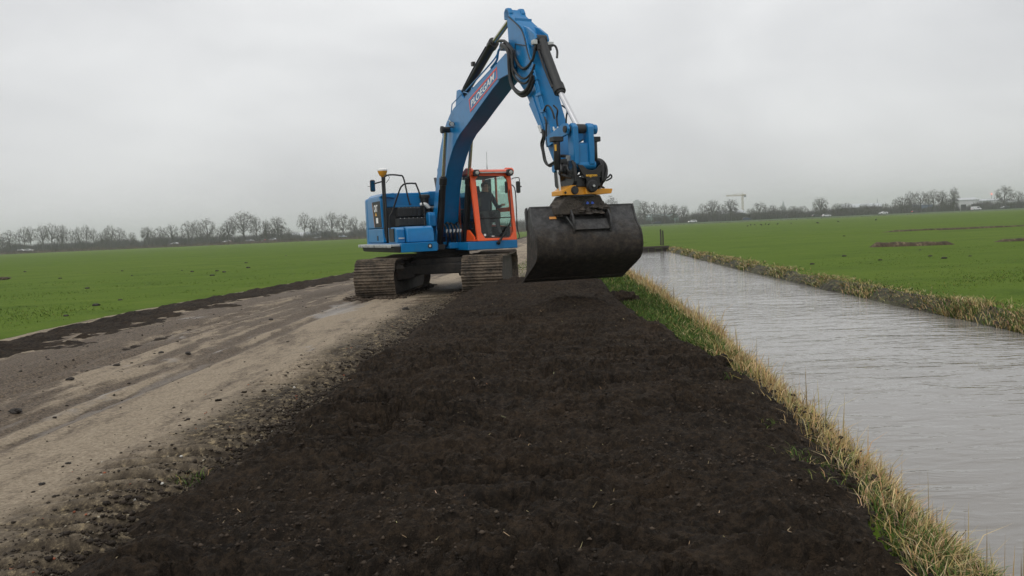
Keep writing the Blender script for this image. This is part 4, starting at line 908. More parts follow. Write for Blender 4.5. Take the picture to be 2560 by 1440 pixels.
shed(686, 720, 583, 520, 'bgrey', 'broof', 'grey roofed house right of the fan-shaped tree, left row', 3, .5)
shed(725, 762, 581, 530, 'bgrey', 'bgrey', 'dark grey roofed barn left of the open tree pair', 4, .6)
shed(1884, 1935, 532, 600, 'bwhite', 'bgrey', 'pale low house right of the tower crane', 4, .4)
# tower block and church spire in the haze
a = at(1592, 503, 1750); r = empty('tower_block', (a.x, 1750, 0)); tag(r, 'faint tall tower block fading into the haze right of the bucket', 'building')
MB().box(-7.5, 7.5, -6, 6, 0, a.z).build('wall', 'bgrey', r, 0, False); MB().box(-4, 4, -3, 3, a.z, a.z+3).build('plant_room', 'bgrey', r, 0, False)
for i in range(9): MB().box(-6.8, 6.8, -6.1, -6.02, 3+i*a.z/10, 4.5+i*a.z/10).build('window', 'carglass', r, 0, False)
a = at(1958, 501, 1500); r = empty('church_tower', (a.x, 1500, 0)); tag(r, 'faint church tower with a spire on the horizon', 'church')
MB().box(-2.6, 2.6, -2.6, 2.6, 0, a.z*.62).build('tower', 'bgrey', r, 0, False); MB().add([(-2.6, -2.6, a.z*.62), (2.6, -2.6, a.z*.62), (2.6, 2.6, a.z*.62), (-2.6, 2.6, a.z*.62), (0, 0, a.z)], [(0, 1, 4), (1, 2, 4), (2, 3, 4), (3, 0, 4)]).build('spire', 'bgrey', r, 0, False)
a = at(2193, 497, 900); r = empty('radio_mast', (a.x, 900, 0)); tag(r, 'thin grey radio mast right of the tower crane trees', 'mast')
MB().tube([(0, 0, 0), (0, 0, a.z)], [.7, .25], 6, True, False).build('pole', 'bgrey', r, 0, False)
a = at(2479, 486, 700); r = empty('beacon_mast', (a.x, 700, 0)); tag(r, 'slim mast with a glowing red lamp above the warehouses', 'mast')
MB().tube([(0, 0, 0), (0, 0, a.z)], [.25, .15], 6, True, False).build('pole', 'bgrey', r, 0, False); MB().lathe((0, 0, a.z), (0, 0, 1), [(0, .2), (.25, .36), (.55, .3), (.7, .06)], 10).build('lamp', 'beacon', r, 0, False)
# tower crane
def lattice(mb, p0, p1, w, n, rad):
    p0 = Vector(p0); p1 = Vector(p1); t = (p1-p0).normalized(); u_ = t.orthogonal().normalized()*w/2; v_ = t.cross(u_).normalized()*w/2
    cs = [u_+v_, u_-v_, -u_-v_, -u_+v_]
    for c in cs: mb.tube([p0+c, p1+c], rad, 5, True, False)
    for i in range(n):
        a_ = p0.lerp(p1, i/n); b_ = p0.lerp(p1, (i+1)/n)
        for k in range(4): mb.tube([a_+cs[k], b_+cs[(k+1) % 4]], rad*.6, 4, False, False); mb.tube([b_+cs[k], b_+cs[(k+1) % 4]], rad*.6, 4, False, False)
    return mb
a = at(1856, 489, 600); hh_ = a.z
r = empty('tower_crane', (a.x, 600, -.1), RAD(0)); tag(r, 'pale yellow tower crane standing beyond the motorway trees', 'crane')
lattice(MB(), (0, 0, 0), (0, 0, hh_), 1.0, 16, .075).build('mast', 'cranep', r, 0, False)
lattice(MB(), (.5, 0, hh_+.4), (-12.5, -4, hh_+.4), .7, 14, .06).build('jib', 'cranep', r, 0, False)
lattice(MB(), (0, 0, hh_+.4), (2.6, .8, hh_+.4), .8, 3, .12).build('counter_jib', 'cranep', r, 0, False)
MB().box(1.4, 2.6, .1, 1.1, hh_-1.0, hh_+.3).build('counterweight', 'bgrey', r, 0, False)
MB().tube([(0, 0, hh_), (0, 0, hh_+2.2)], .16, 6, True, False).build('apex', 'cranep', r, 0, False)
MB().tube([(0, 0, hh_+2.2), (-8, -2.6, hh_+.8)], .06, 4, True, False).build('tie_rod', 'cranep', r, 0, False)
MB().box(-.7, .7, -.7, .7, hh_*.35, hh_*.47).build('climbing_frame', 'cranep', r, 0, False)

# --- dark birds feeding on the far right meadow
MAT['bird'] = plain('dark_plumage', (.02, .02, .022), .7)
for i, (px, py, sc, lab) in enumerate([(1869, 567, .7, 'smallest dark bird, leftmost of the flock on the meadow'), (1877, 565.5, 1.2, 'large dark bird second from the left of the flock'), (1887, 564, .8, 'dark bird third from the left of the flock'), (1903, 565, 1.0, 'upright dark bird in the middle of the flock'), (1914, 563, 1.0, 'dark bird right of the upright one, middle of the flock'), (1922, 563.5, .9, 'dark bird sixth from the left of the flock'), (1944, 562.5, .9, 'lone dark bird right of the flock'), (1978, 561, .9, 'dark bird standing well right of the flock'), (2044, 560.5, 1.0, 'dark bird below the black car'), (2095, 556.5, .9, 'dark bird far right of the flock beyond the drain'), (2190, 553, 1.1, 'rightmost dark bird on the far meadow')]):
    x, y = gpt(px, py, -.05); r = empty('bird', (x, y, -.06), i*1.1); r.scale = (sc, sc, sc); tag(r, lab, 'bird', 'dark birds on the far meadow')
    b = MB(); b.lathe((-.24, 0, .20), (1, 0, .35), [(0, .02), (.08, .075), (.20, .105), (.32, .085), (.40, .045), (.46, .05), (.52, .048), (.56, .015)], 10)
    b.add([(-.24, -.05, .19), (-.24, .05, .19), (-.42, .04, .14), (-.42, -.04, .14), (-.24, 0, .23)], [(0, 1, 2, 3), (0, 4, 1), (1, 4, 2), (2, 4, 3), (3, 4, 0)])
    b.build('body', 'bird', r, 0, False); MB().tube([(.27, 0, .385), (.34, 0, .37)], [.014, .004], 6).build('beak', 'bird', r, 0, False)
    for s_ in (-1, 1): MB().tube([(0, s_*.03, .22), (.01, s_*.03, 0), (.05, s_*.03, 0)], .008, 5, True, False).build('leg', 'bird', r, 0, False)

# ================================================================== THE EXCAVATOR
# machine frame: x to the viewer's right, y forward (towards the bucket), z up, origin under the slew ring
EXC = empty('excavator', (-1.70, 20.4, -.04), RAD(23))
tag(EXC, 'blue crawler excavator with orange cab, raised boom and wide black bucket', 'excavator')
XB = .05                                    # boom centre line
def text(name, s, mat, parent, o, xd, ud, size, nrm, off=.0, shear=0, width=None):
    cu = bpy.data.curves.new(name, 'FONT'); cu.body = s; cu.size = 1; cu.offset = off; cu.shear = shear; cu.extrude = .01; cu.resolution_u = 3
    t = bpy.data.objects.new(name, cu); COL.objects.link(t); dg = bpy.context.evaluated_depsgraph_get()
    me = bpy.data.meshes.new_from_object(t.evaluated_get(dg)); bpy.data.objects.remove(t, do_unlink=True)
    c = np.array([v.co[:] for v in me.vertices]); x0, x1 = c[:, 0].min(), c[:, 0].max(); z1_ = c[:, 1].max(); z0_ = min(0, c[:, 1].min())
    cap = .70; sx = size/cap if width is None else width/(x1-x0)
    o = Vector(o); xd = Vector(xd).normalized(); ud = Vector(ud).normalized(); nrm = Vector(nrm).normalized()
    for v in me.vertices:
        p = o+xd*(v.co.x-x0)*sx+ud*v.co.y*size/cap+nrm*(.003+v.co.z*.15); v.co = (p.x, -p.y, p.z)
    me.materials.clear(); me.materials.append(MAT[mat]); me.flip_normals()
    ob = bpy.data.objects.new(name, me); COL.objects.link(ob); ob.parent = parent; return ob

# --- undercarriage (aligned with the road, so turned against the upper structure)
def under(name, mb, mat, bev=0, parent=None):
    o = mb.build(name, mat, parent or EXC, bev)
    if parent is None: o.location = (.07, 0, 0); o.rotation_euler = (0, 0, RAD(-28))
    return o
cbx = MB(); cbx.hexa([(-.72, -1.0, .48), (.72, -1.0, .48), (.72, 1.0, .48), (-.72, 1.0, .48), (-.72, -1.0, .72), (.72, -1.0, .72), (.72, 1.0, .72), (-.72, 1.0, .72)])
cbx.prism([(-.72, .70), (-.55, .84), (.55, .84), (.72, .70)], -.85, .85, 'y')
for sx in (-1, 1):
    for sy in (-1, 1): cbx.hexa([(sx*.5, sy*.45, .42), (sx*.95, sy*.9, .36), (sx*.95, sy*1.3, .36), (sx*.5, sy*.95, .42), (sx*.5, sy*.45, .74), (sx*.95, sy*.9, .60), (sx*.95, sy*1.3, .60), (sx*.5, sy*.95, .74)])
under('chassis', cbx, 'carbody', .03)
under('slew_ring', MB().lathe((0, 0, .80), (0, 0, 1), [(0, .66), (.08, .70), (.10, .64), (.17, .64), (.18, .72), (.23, .72)], 40), 'carbody')
TRK_R, TRK_C, SW = .405, 1.76, .90
shoe = MB(); shoe.box(-SW/2, SW/2, -.098, .098, 0, .022)
for yy in (-.075, 0., .075): shoe.prism([(yy-.014, .022), (yy-.007, .052), (yy+.007, .052), (yy+.014, .022)], -SW/2, SW/2, 'x')
shoe_o = shoe.build('track_shoe', 'mudtrack', None, 0, False, 0); shoe_me = shoe_o.data; bpy.data.objects.remove(shoe_o)
# uneven, packed-mud variants of the shoe share one outline
shoes = []
for s_ in range(5):
    me = shoe_me.copy()
    for v in me.vertices:
        v.co.z += .010*float(fbm(v.co.x*6+s_*7, v.co.y*20, 200+s_)); v.co.y += .006*float(fbm(v.co.x*4+s_*3, v.co.z*9, 210+s_))
    shoes.append(me)
per = 4*TRK_C+2*PI*TRK_R; NS = 51
for sx in (-1, 1):
    fr = MB(); X0 = sx*1.19
    fr.hexa([(X0-.2, -1.5, .2), (X0+.2, -1.5, .2), (X0+.2, 1.5, .2), (X0-.2, 1.5, .2), (X0-.16, -1.45, .62), (X0+.16, -1.45, .62), (X0+.16, 1.45, .62), (X0-.16, 1.45, .62)])
    trk = under('track_frame', fr, 'mudframe', .03)
    for yy in (-TRK_C, TRK_C): under('idler_wheel', MB().lathe((X0-.17, yy, .45), (1, 0, 0), [(0, .10), (.02, .34), (.06, .37), (.12, .37), (.13, .33), (.21, .33), (.22, .37), (.28, .37), (.32, .34), (.34, .10)], 26), 'mudframe', 0, trk)
    for k in range(8): under('roller', MB().lathe((X0-.22, -1.25+k*.357, .145), (1, 0, 0), [(0, .07), (.02, .10), (.42, .10), (.44, .07)], 14), 'mudframe', 0, trk)
    for yy in (-.7, .7): under('carrier_roller', MB().lathe((X0-.18, yy, .74), (1, 0, 0), [(0, .06), (.02, .075), (.34, .075), (.36, .06)], 14), 'mudframe', 0, trk)
    core = MB(); ang = [PI/2-PI*k/14 for k in range(15)]
    core.prism([(TRK_C+.375*math.cos(a), .45+.375*math.sin(a)) for a in ang]+[(-TRK_C-.375*math.cos(a), .45-.375*math.sin(a)) for a in ang], X0-.30, X0+.30, 'x')
    under('chain_and_packed_mud', core, 'mudframe', 0, trk)
    mudp = MB()                                                      # caked soil between frame and chain
    for k in range(26):
        t = -1.7+3.4*k/25; mudp.lathe((X0+sx*-.30*(k % 2)+.15*math.sin(k*2.3), t, .66+.05*math.sin(k*1.7)), (0, 0, 1), [(0, .12), (.06, .17), (.13, .12), (.17, .03)], 7)
    under('caked_mud', mudp, 'mudframe', 0, trk)
    for k in range(NS):
        d = per*k/NS
        if d < 2*TRK_C: y_, z_, a_ = TRK_C-d, .45+TRK_R, 0
        elif d < 2*TRK_C+PI*TRK_R: q = (d-2*TRK_C)/TRK_R; y_, z_, a_ = -TRK_C-math.sin(q)*TRK_R, .45+math.cos(q)*TRK_R, q
        elif d < 4*TRK_C+PI*TRK_R: y_, z_, a_ = -TRK_C+(d-2*TRK_C-PI*TRK_R), .45-TRK_R, PI
        else: q = (d-4*TRK_C-PI*TRK_R)/TRK_R; y_, z_, a_ = TRK_C+math.sin(q)*TRK_R, .45-math.cos(q)*TRK_R, PI+q
        if a_ == 0: z_ -= .03*math.sin(PI*(y_+TRK_C)/(2*TRK_C))*abs(math.sin(2*PI*(y_+TRK_C)/(2*TRK_C)))
        o = bpy.data.objects.new('track_shoe', shoes[(k*7+(sx > 0)*3) % 5]); COL.objects.link(o); o.parent = trk
        o.location = (X0+.006*math.sin(k*3.1), -y_, z_); o.rotation_euler = (-a_, 0, 0)

# --- upper structure: deck
dk = MB()
dk.box(-1.40, -.58, -1.6, 1.58, 1.03, 1.235); dk.box(.15, 1.372, -1.6, 1.56, 1.005, 1.19); dk.box(-.575, .145, -1.6, .62, 1.04, 1.20)
dk.box(-.52, -.36, .55, .98, 1.045, 1.20); dk.box(-.08, .16, .60, .95, 1.05, 1.19); dk.box(.44, .56, .55, .98, 1.195, 1.22)
deck = dk.build('deck', 'blue', EXC, .02)
MB().lathe((-.755, 1.585, 1.15), (0, 1, 0), [(0, .05), (.012, .05), (.014, .035), (.004, .034)], 18).build('work_light', 'black', deck)
MB().lathe((-.755, 1.588, 1.15), (0, 1, 0), [(0, .032), (.008, .026)], 14).build('lamp_lens', 'lampglass', deck)
stp = MB(); stp.box(-1.60, -1.40, -1.75, 1.46, 1.17, 1.215)
for k in range(26): stp.box(-1.61, -1.595, -1.7+k*.122, -1.65+k*.122, 1.14, 1.205)
stp.build('step_plate', 'galv', EXC, .008)
sk_ = MB(); sk_.hexa([(-1.52, -1.55, 1.045), (-1.405, -1.6, 1.03), (-1.405, 1.5, 1.03), (-1.52, 1.42, 1.045), (-1.54, -1.6, 1.165), (-1.405, -1.65, 1.165), (-1.405, 1.54, 1.165), (-1.54, 1.46, 1.165)]); sk_.build('side_skirt', 'plastic', EXC, .01)
# counterweight and side body
plan = [(-1.375, -1.52), (-1.37, -1.75), (-1.30, -2.02), (-1.12, -2.28), (-.80, -2.45), (-.35, -2.53), (.35, -2.53), (.80, -2.45), (1.12, -2.28), (1.30, -2.02), (1.37, -1.75), (1.375, -1.52)]
MB().prism(plan, 1.16, 2.36, 'z').build('counterweight', 'blue', EXC, .06, True, 35, 3)
for sx in (-1, 1):
    sd_ = MB(); xo, xi = sx*1.375, sx*1.30
    sd_.prism([(-1.50, 1.60), (-1.50, 2.26), (-1.44, 2.34), (-.28, 2.34), (-.20, 2.26), (-.12, 1.60)], xo, xi, 'x')
    side = sd_.build('side_door', 'blue', EXC, .015)
    MB().prism([(-1.50, 1.25), (-1.50, 1.585), (-.12, 1.585), (-.05, 1.25)], xo, xi, 'x').build('lower_side_panel', 'blue', EXC, .015)
    MB().hexa([(sx*1.36, -1.5, 2.345), (sx*1.0, -1.5, 2.30), (sx*1.0, -.20, 2.30), (sx*1.36, -.20, 2.345), (sx*1.30, -1.5, 2.41), (sx*1.0, -1.5, 2.43), (sx*1.0, -.22, 2.43), (sx*1.30, -.22, 2.41)]).build('roof_rail', 'blue', EXC, .02)
    if sx < 0:
        MB().prism([(-.80, 1.62), (-.95, 2.24), (-.20, 2.24), (-.135, 1.62)], -1.381, -1.376, 'x').build('dark_decal', 'plastic', side)
        MB().prism([(-.98, 2.24), (-.955, 2.24), (-.80, 1.62), (-.825, 1.62)], -1.382, -1.376, 'x').build('decal_stripe', 'osticker', side)
        text('lettering', 'CAT', 'letter', side, (-1.382, -.78, 2.0), (0, 1, 0), (0, 0, 1), .16, (-1, 0, 0), .03, 0, .34)
        MB().prism([(-.72, 1.90), (-.52, 1.90), (-.62, 1.98)], -1.385, -1.381, 'x').build('logo_triangle', 'ylet', side)
        MB().prism([(-.62, 1.72), (-.62, 1.85), (-.44, 1.85), (-.44, 1.72)], -1.386, -1.381, 'x').build('white_label', 'letter', side)
        MB().box(-1.385, -1.375, -.62, -.54, 1.30, 1.42).build('door_latch', 'plastic', side)
hood = MB(); hood.box(-1.29, -.10, -1.51, -.28, 2.08, 2.425); hood.box(-.09, .30, -1.51, -.45, 2.10, 2.46); hood.build('engine_hood', 'blue', EXC, .03)
MB().box(-.82, -.36, -.281, -.272, 2.12, 2.36).build('hood_hatch', 'blue', EXC, .006)
MB().box(-.62, -.58, -.275, -.262, 2.14, 2.16).build('hatch_latch', 'plastic', EXC)
pn = MB(); pn.box(-1.295, -.15, -.9, -.16, 1.24, 2.075); pn.box(-.14, .30, -.9, -.42, 1.2, 2.09); pn.build('front_bulkhead', 'plastic', EXC, .02)
MB().box(-.62, .28, -1.5, -.46, 1.2, 1.9).build('engine_block', 'darksteel', EXC, .02)
tb = MB(); tb.prism([(.42, 1.24), (.42, 1.60), (1.12, 1.60), (1.22, 1.55), (1.27, 1.42), (1.28, 1.24)], -1.17, -.54, 'x')
tbo = tb.build('tool_box', 'blue', EXC, .025, True, 35, 3)
MB().prism([(.42, 1.24), (.42, 1.595), (1.0, 1.595), (1.12, 1.54), (1.14, 1.24)], -1.375, -1.178, 'x').build('tank_cover', 'blue', EXC, .02)
MB().box(-1.40, -1.378, .55, .95, 1.27, 1.57).build('step_recess', 'plastic', EXC, .01)
MB().box(-1.34, -1.20, 1.141, 1.150, 1.33, 1.36).build('cover_slot', 'galv', EXC)
def tread(x0, x1, y0, y1, z0, z1):
    t = MB(); t.box(x0, x1, y0, y1, z0, z1); o = t.build('step_tread', 'plastic', EXC, .015)
    n_ = 6
    for k in range(n_): 
        xa = x0+(x1-x0)*(k+.12)/n_; xb_ = x0+(x1-x0)*(k+.88)/n_; MB().box(xa, xb_, y1, y1+.012, z0+.02, z1-.03).build('tread_rib', 'plastic', o, .004)
        MB().lathe(((xa+xb_)/2, y1-.05, z1), (0, 0, 1), [(0, .012), (.012, .009)], 8).build('bolt', 'galv', o)
tread(-1.12, -.50, .12, .46, 1.62, 1.80); tread(-1.02, -.46, -.15, .06, 1.84, 2.06)
MB().box(-1.06, -.45, -.16, .0, 2.075, 2.11).build('tread_cap', 'blue', EXC, .008)
MB().prism([(.30, 1.58), (.30, 1.84), (.36, 1.92), (.50, 1.92), (.56, 1.84), (.56, 1.58)], -.42, -.24, 'x').build('filler_neck', 'blue', EXC, .03)
MB().lathe((-.27, -.2, 2.11), (0, 0, 1), [(0, .09), (.17, .10), (.18, .13), (.24, .13), (.26, .08)], 20).build('air_precleaner', 'plastic', EXC)
MB().tube([(-.24, -.1, 2.06), (-.12, .02, 2.04), (-.06, .08, 2.12), (-.03, .10, 2.4), (-.06, .06, 2.75)], .034, 10).build('grey_hose', plain('grey_hose', (.10, .105, .11), .5), EXC)
MB().tube([(-.40, -.12, 2.12), (-.30, -.04, 2.12), (-.22, .0, 2.02)], .05, 10).build('exhaust_bend', 'galv', EXC)
def pipes(): 
    for k in range(5):
        z_ = 1.70+.07*k; MB().tube([(-.45+.03*k, -.1, z_), (-.25, .04+.02*k, z_+.03), (-.10, -.02, z_-.05)], .018, 7).build('engine_hose', 'rubber', EXC)
pipes()
# hand rails
RT = .019
MB().tube([(-1.33, .12, 1.28), (-1.32, .13, 2.0), (-1.32, .13, 2.70), (-1.30, .18, 2.80), (-1.22, .30, 2.82), (-1.02, .34, 2.80), (-.93, .36, 2.74), (-.86, .40, 2.30), (-.82, .42, 2.10)], RT, 9).build('hand_rail', 'black', EXC)
MB().tube([(-1.38, .60, 1.30), (-1.38, .62, 1.80), (-1.33, .70, 1.95), (-1.18, .85, 2.42), (-1.12, .9, 2.53), (-1.04, .93, 2.57), (-.86, .95, 2.57), (-.80, .95, 2.52), (-.66, .95, 2.04), (-.65, .95, 1.62)], RT, 9).build('hand_rail', 'black', EXC)
# satellite antenna on its mast, mirror on an arm
gm = MB().cyl((-1.30, -.10, 1.25), (-1.30, -.10, 2.80), .036, .036, 12).build('antenna_mast', 'black', EXC)
MB().lathe((-1.30, -.10, 2.80), (0, 0, 1), [(0, .045), (.02, .05), (.03, .075), (.10, .105), (.14, .115)], 22).build('receiver_housing', 'yellow', gm)
MB().lathe((-1.30, -.10, 2.941), (0, 0, 1), [(0, .118), (.03, .118), (.055, .09), (.07, .04)], 22).build('receiver_dome', 'white', gm)
for k in range(9): MB().lathe((-1.30, -.10, 2.40+k*.03), (0, 0, 1), [(0, .036), (.006, .042), (.014, .036)], 12).build('clamp_ring', 'black', gm)
MB().tube([(-1.28, -.06, 2.86), (-1.20, -.02, 2.84), (-1.17, 0, 2.76), (-1.24, -.05, 2.66)], .006, 6).build('cable', 'rubber', gm)
MB().tube([(-1.30, -.10, 2.70), (-1.38, -.18, 2.68), (-1.47, -.26, 2.66)], .018, 8).build('mirror_arm', 'black', EXC)
mh_ = MB(); mh_.box(-1.56, -1.44, -.36, -.28, 2.47, 2.75); mhh = mh_.build('side_mirror', 'plastic', EXC, .03)
MB().box(-1.55, -1.45, -.278, -.272, 2.50, 2.72).build('mirror_glass', 'mirror', mhh)
MB().tube([(-1.56, -.32, 2.6), (-1.62, -.32, 2.6)], .006, 6).build('mirror_peg', 'black', mhh)

# --- cab
cab = MB(); yb, yt = 1.55, 1.36
def fy(q): return yb+(yt-yb)*(q[1]-1.2)/1.5
outer = [(.405, 1.20), (.42, 1.20), (1.355, 1.195), (1.372, 1.21), (1.36, 2.70), (1.30, 2.755), (.42, 2.765), (.355, 2.70)]
inner = [(.505, 1.40), (.585, 1.262), (1.205, 1.25), (1.30, 1.385), (1.262, 2.60), (1.20, 2.675), (.55, 2.69), (.485, 2.61)]
cab.ring(outer, inner, lambda q: fy(q)-.09, fy, 'y')
cabo = cab.build('cab_frame', 'orange', EXC, .012)
rp = MB()
rp.box(.36, 1.37, -.36, 1.44, 1.20, 1.24); rp.prism([(.36, 1.24), (.36, 1.46), (1.08, 1.46), (1.40, 1.30), (1.42, 1.24)], .362, .40, 'x'); rp.prism([(-.36, 1.24), (-.36, 1.60), (1.3, 1.50), (1.42, 1.24)], 1.335, 1.368, 'x')
rp.box(.36, .43, -.36, -.28, 1.24, 2.72); rp.box(1.30, 1.368, -.36, -.28, 1.24, 2.72); rp.box(.44, 1.29, -.36, -.33, 1.24, 1.99)
rp.build('cab_shell', 'orange', EXC, .01)
bp_ = MB(); bp_.box(.362, .395, .42, .50, 1.47, 2.71); bp_.box(1.335, 1.366, .40, .48, 1.56, 2.71); bp_.box(1.338, 1.364, .49, 1.34, 1.86, 1.96); bp_.build('door_post', 'orange', EXC, .008)
rf = MB(); rf.prism([(-.40, 2.725), (-.42, 2.80), (-.30, 2.85), (1.30, 2.84), (1.44, 2.80), (1.45, 2.745), (1.37, 2.725)], .35, 1.375, 'x'); rfo = rf.build('cab_roof', 'orange', EXC, .025)
MB().box(.48, 1.26, 1.42, 1.46, 2.742, 2.772).build('sun_visor', 'galv', rfo, .006)
for cx in (.455, 1.285):
    hx = MB(); hx.prism([(cx-.085, 2.75), (cx-.05, 2.82), (cx+.05, 2.82), (cx+.085, 2.75), (cx+.05, 2.67), (cx-.05, 2.68)], 1.40, 1.53, 'y'); h_ = hx.build('light_housing', 'plastic', rfo, .01)
    MB().lathe((cx+.01, 1.525, 2.752), (0, 1, 0), [(0, .042), (.012, .042), (.018, .03)], 16).build('lamp_lens', 'lampglass', h_)
for cx in (.37, 1.36): MB().prism([(.95, 2.845), (1.1, 2.89), (1.42, 2.86), (1.50, 2.80), (1.47, 2.70), (1.30, 2.72)], cx-.025, cx+.03, 'x').build('roof_corner', 'orange', rfo, .012)
def quad(name, p, mat, th=(0, .006, 0)):
    t = Vector(th); MB().hexa([Vector(q) for q in p]+[Vector(q)+t for q in p]).build(name, mat, EXC, 0, True, 0)
def fq(x, z, d): return (x, fy((x, z))-d, z)
wi = [fq(*q, .045) for q in inner]
MB().add(wi+[(a, b-.005, c) for a, b, c in wi], [tuple(range(8)), tuple(range(15, 7, -1))]+[(i, (i+1) % 8, 8+(i+1) % 8, 8+i) for i in range(8)]).build('windscreen', 'glass', EXC, 0, True, 0)
MB().tube([fq(.50, 1.722, .02), fq(1.29, 1.715, .02)], .012, 6).build('windscreen_bar', 'black', EXC)
MB().lathe(fq(.60, 1.335, .038), (0, 1, .12), [(0, .028), (.003, .028)], 16).build('round_sticker', 'white', EXC)
MB().box(.76, .83, 1.498, 1.502, 1.29, 1.31).build('small_sticker', 'white', EXC)
MB().prism([(.51, 1.48), (.51, 2.70), (1.30, 2.70), (1.40, 1.50), (1.30, 1.48)], .366, .372, 'x').build('side_window', 'glass', EXC, 0, True, 0)
MB().prism([(-.27, 1.48), (-.27, 2.70), (.41, 2.70), (.41, 1.48)], .366, .372, 'x').build('side_window', 'glass', EXC, 0, True, 0)
MB().prism([(.49, 1.50), (.49, 2.70), (1.30, 2.70), (1.36, 1.97), (1.40, 1.50)], 1.350, 1.356, 'x').build('door_window', 'glass2', EXC, 0, True, 0)
MB().prism([(.12, 1.60), (.12, 2.70), (.39, 2.70), (.39, 1.58)], 1.350, 1.356, 'x').build('door_window', 'glass2', EXC, 0, True, 0)
MB().prism([(-.27, 1.60), (-.27, 2.70), (.11, 2.70), (.11, 1.59)], 1.335, 1.362, 'x').build('rear_pillar_panel', 'plastic', EXC, .006)
tm_ = MB(); tm_.box(.44, 1.32, -.325, -.31, 1.28, 1.98); tm_.box(1.318, 1.332, -.30, 1.25, 1.28, 1.52); tm_.box(.402, .415, -.28, 1.05, 1.28, 1.46); tm_.box(.44, 1.30, -.28, 1.30, 2.70, 2.722)
tm_.build('interior_trim', 'plastic', EXC)
MB().box(.44, 1.29, -.345, -.339, 2.0, 2.70).build('rear_window', 'glass2', EXC, 0, True, 0)
for t in ([fq(.885, 1.15, -.055), fq(1.05, 1.36, -.05), fq(1.22, 1.58, -.04)],): MB().tube(t, [.032, .016], 8).build('wiper_arm', 'black', EXC)
MB().tube([fq(1.20, 1.54, -.035), fq(1.26, 1.75, -.03), fq(1.285, 2.35, -.02)], .011, 6).build('wiper_blade', 'black', EXC)
MB().lathe((.885, 1.57, 1.14), (0, 1, 0), [(0, .045), (.04, .045), (.05, .03)], 14).build('wiper_motor', 'black', EXC)
MB().tube([(1.36, 1.40, 2.47), (1.40, 1.50, 2.30), (1.40, 1.52, 1.5), (1.43, 1.55, 1.28), (1.40, 1.55, 1.20)], .013, 7).build('mirror_rail', 'black', EXC)
MB().tube([(1.37, 1.38, 2.60), (1.40, 1.44, 2.62), (1.52, 1.46, 2.62), (1.53, 1.46, 2.50)], .010, 7).build('mirror_arm', 'black', EXC)
m2 = MB(); m2.box(1.435, 1.545, 1.44, 1.50, 2.27, 2.545); m2o = m2.build('side_mirror', 'plastic', EXC, .03); MB().tube([(1.54, 1.47, 2.42), (1.575, 1.47, 2.42)], .014, 7).build('mirror_peg', 'black', m2o)
m3 = MB(); m3.box(1.19, 1.25, 1.36, 1.40, 2.28, 2.55); m3.build('grab_handle', 'plastic', EXC, .02)
MB().tube([(1.10, .55, 2.845), (1.10, .55, 3.02)], [.012, .006], 7).build('aerial_base', 'black', rfo); MB().tube([(1.10, .55, 3.02), (1.105, .55, 3.32)], .004, 5).build('aerial_whip', 'black', rfo)
for k, xx in enumerate((.6, .95, 1.2)): MB().box(xx-.1, xx+.12, .6+.1*k, .9, 2.845, 2.865).build('roof_plate', 'galv', rfo, .004)
# interior
MB().box(.44, 1.29, -.30, 1.40, 1.245, 1.27).build('cab_floor', 'plastic', EXC)
st_ = MB(); st_.prism([(.12, 1.62), (.12, 1.74), (.62, 1.78), (.68, 1.74), (.66, 1.62)], .66, 1.16, 'x'); st_.prism([(.02, 1.70), (-.14, 2.28), (-.08, 2.34), (.04, 2.30), (.18, 1.74)], .67, 1.15, 'x'); st_.prism([(-.12, 2.35), (-.15, 2.52), (-.07, 2.54), (-.02, 2.36)], .80, 1.02, 'x'); st_.box(.76, 1.06, .15, .55, 1.27, 1.62)
so_ = st_.build('operator_seat', 'seat', EXC, .03); so_.location = (.06, -.13, 0)
for xx in (.56, 1.24):
    c_ = MB(); c_.prism([(.20, 1.62), (.20, 1.90), (.66, 1.92), (.78, 1.86), (.78, 1.70)], xx-.07, xx+.07, 'x'); co = c_.build('arm_console', 'plastic', EXC, .02)
    MB().tube([(xx, .68, 1.90), (xx, .70, 2.0), (xx, .71, 2.07)], [.016, .026], 9).build('joystick', 'black', co)
MB().prism([(1.12, 2.0), (1.12, 2.2), (1.16, 2.2), (1.16, 2.0)], .47, .68, 'x').build('display_screen', 'plastic', EXC, .01)

# --- boom
bpoly = [(-.02, 1.62), (.02, 1.85), (.42, 2.66), (.54, 2.88), (.79, 3.33), (1.04, 3.64), (1.35, 3.90), (1.76, 4.09), (2.49, 4.225), (3.02, 4.335), (4.32, 4.58), (4.72, 4.63), (4.93, 4.60), (4.97, 4.46), (4.89, 4.37), (4.59, 4.27), (4.2, 4.168), (3.38, 3.907), (2.71, 3.68), (2.187, 3.53), (1.95, 3.42), (1.73, 3.295), (1.5, 3.11), (1.27, 2.90), (1.1, 2.66), (.90, 2.27), (.74, 1.81), (.56, 1.45), (.30, 1.33), (.08, 1.40)]
boom = MB().prism(bpoly, XB-.20, XB+.20, 'x').build('boom', 'blue', EXC, .012)
def offs(poly, d):
    n = len(poly); c = []
    for i in range(n):
        a, b = Vector(poly[i-1]), Vector(poly[(i+1) % n]); t = (b-a).normalized(); c.append((poly[i][0]-t.y*-d, poly[i][1]+t.x*-d))
    return c
for s_ in (-1, 1):
    MB().prism([(4.55, 4.60), (4.95, 4.68), (5.22, 4.62), (5.36, 4.50), (5.36, 4.36), (5.22, 4.26), (4.95, 4.28), (4.5, 4.27)], XB+s_*.201, XB+s_*.235, 'x').build('boom_fork', 'blue', boom, .008)
    MB().lathe((XB+s_*.23, 5.22, 4.44), (s_, 0, 0), [(0, .09), (.03, .09), (.035, .06)], 20).build('pivot_pin', 'blue', boom)
MB().cyl((XB-.32, .22, 1.58), (XB+.32, .22, 1.58), .13, .13, 22).build('foot_boss', 'blue', boom)
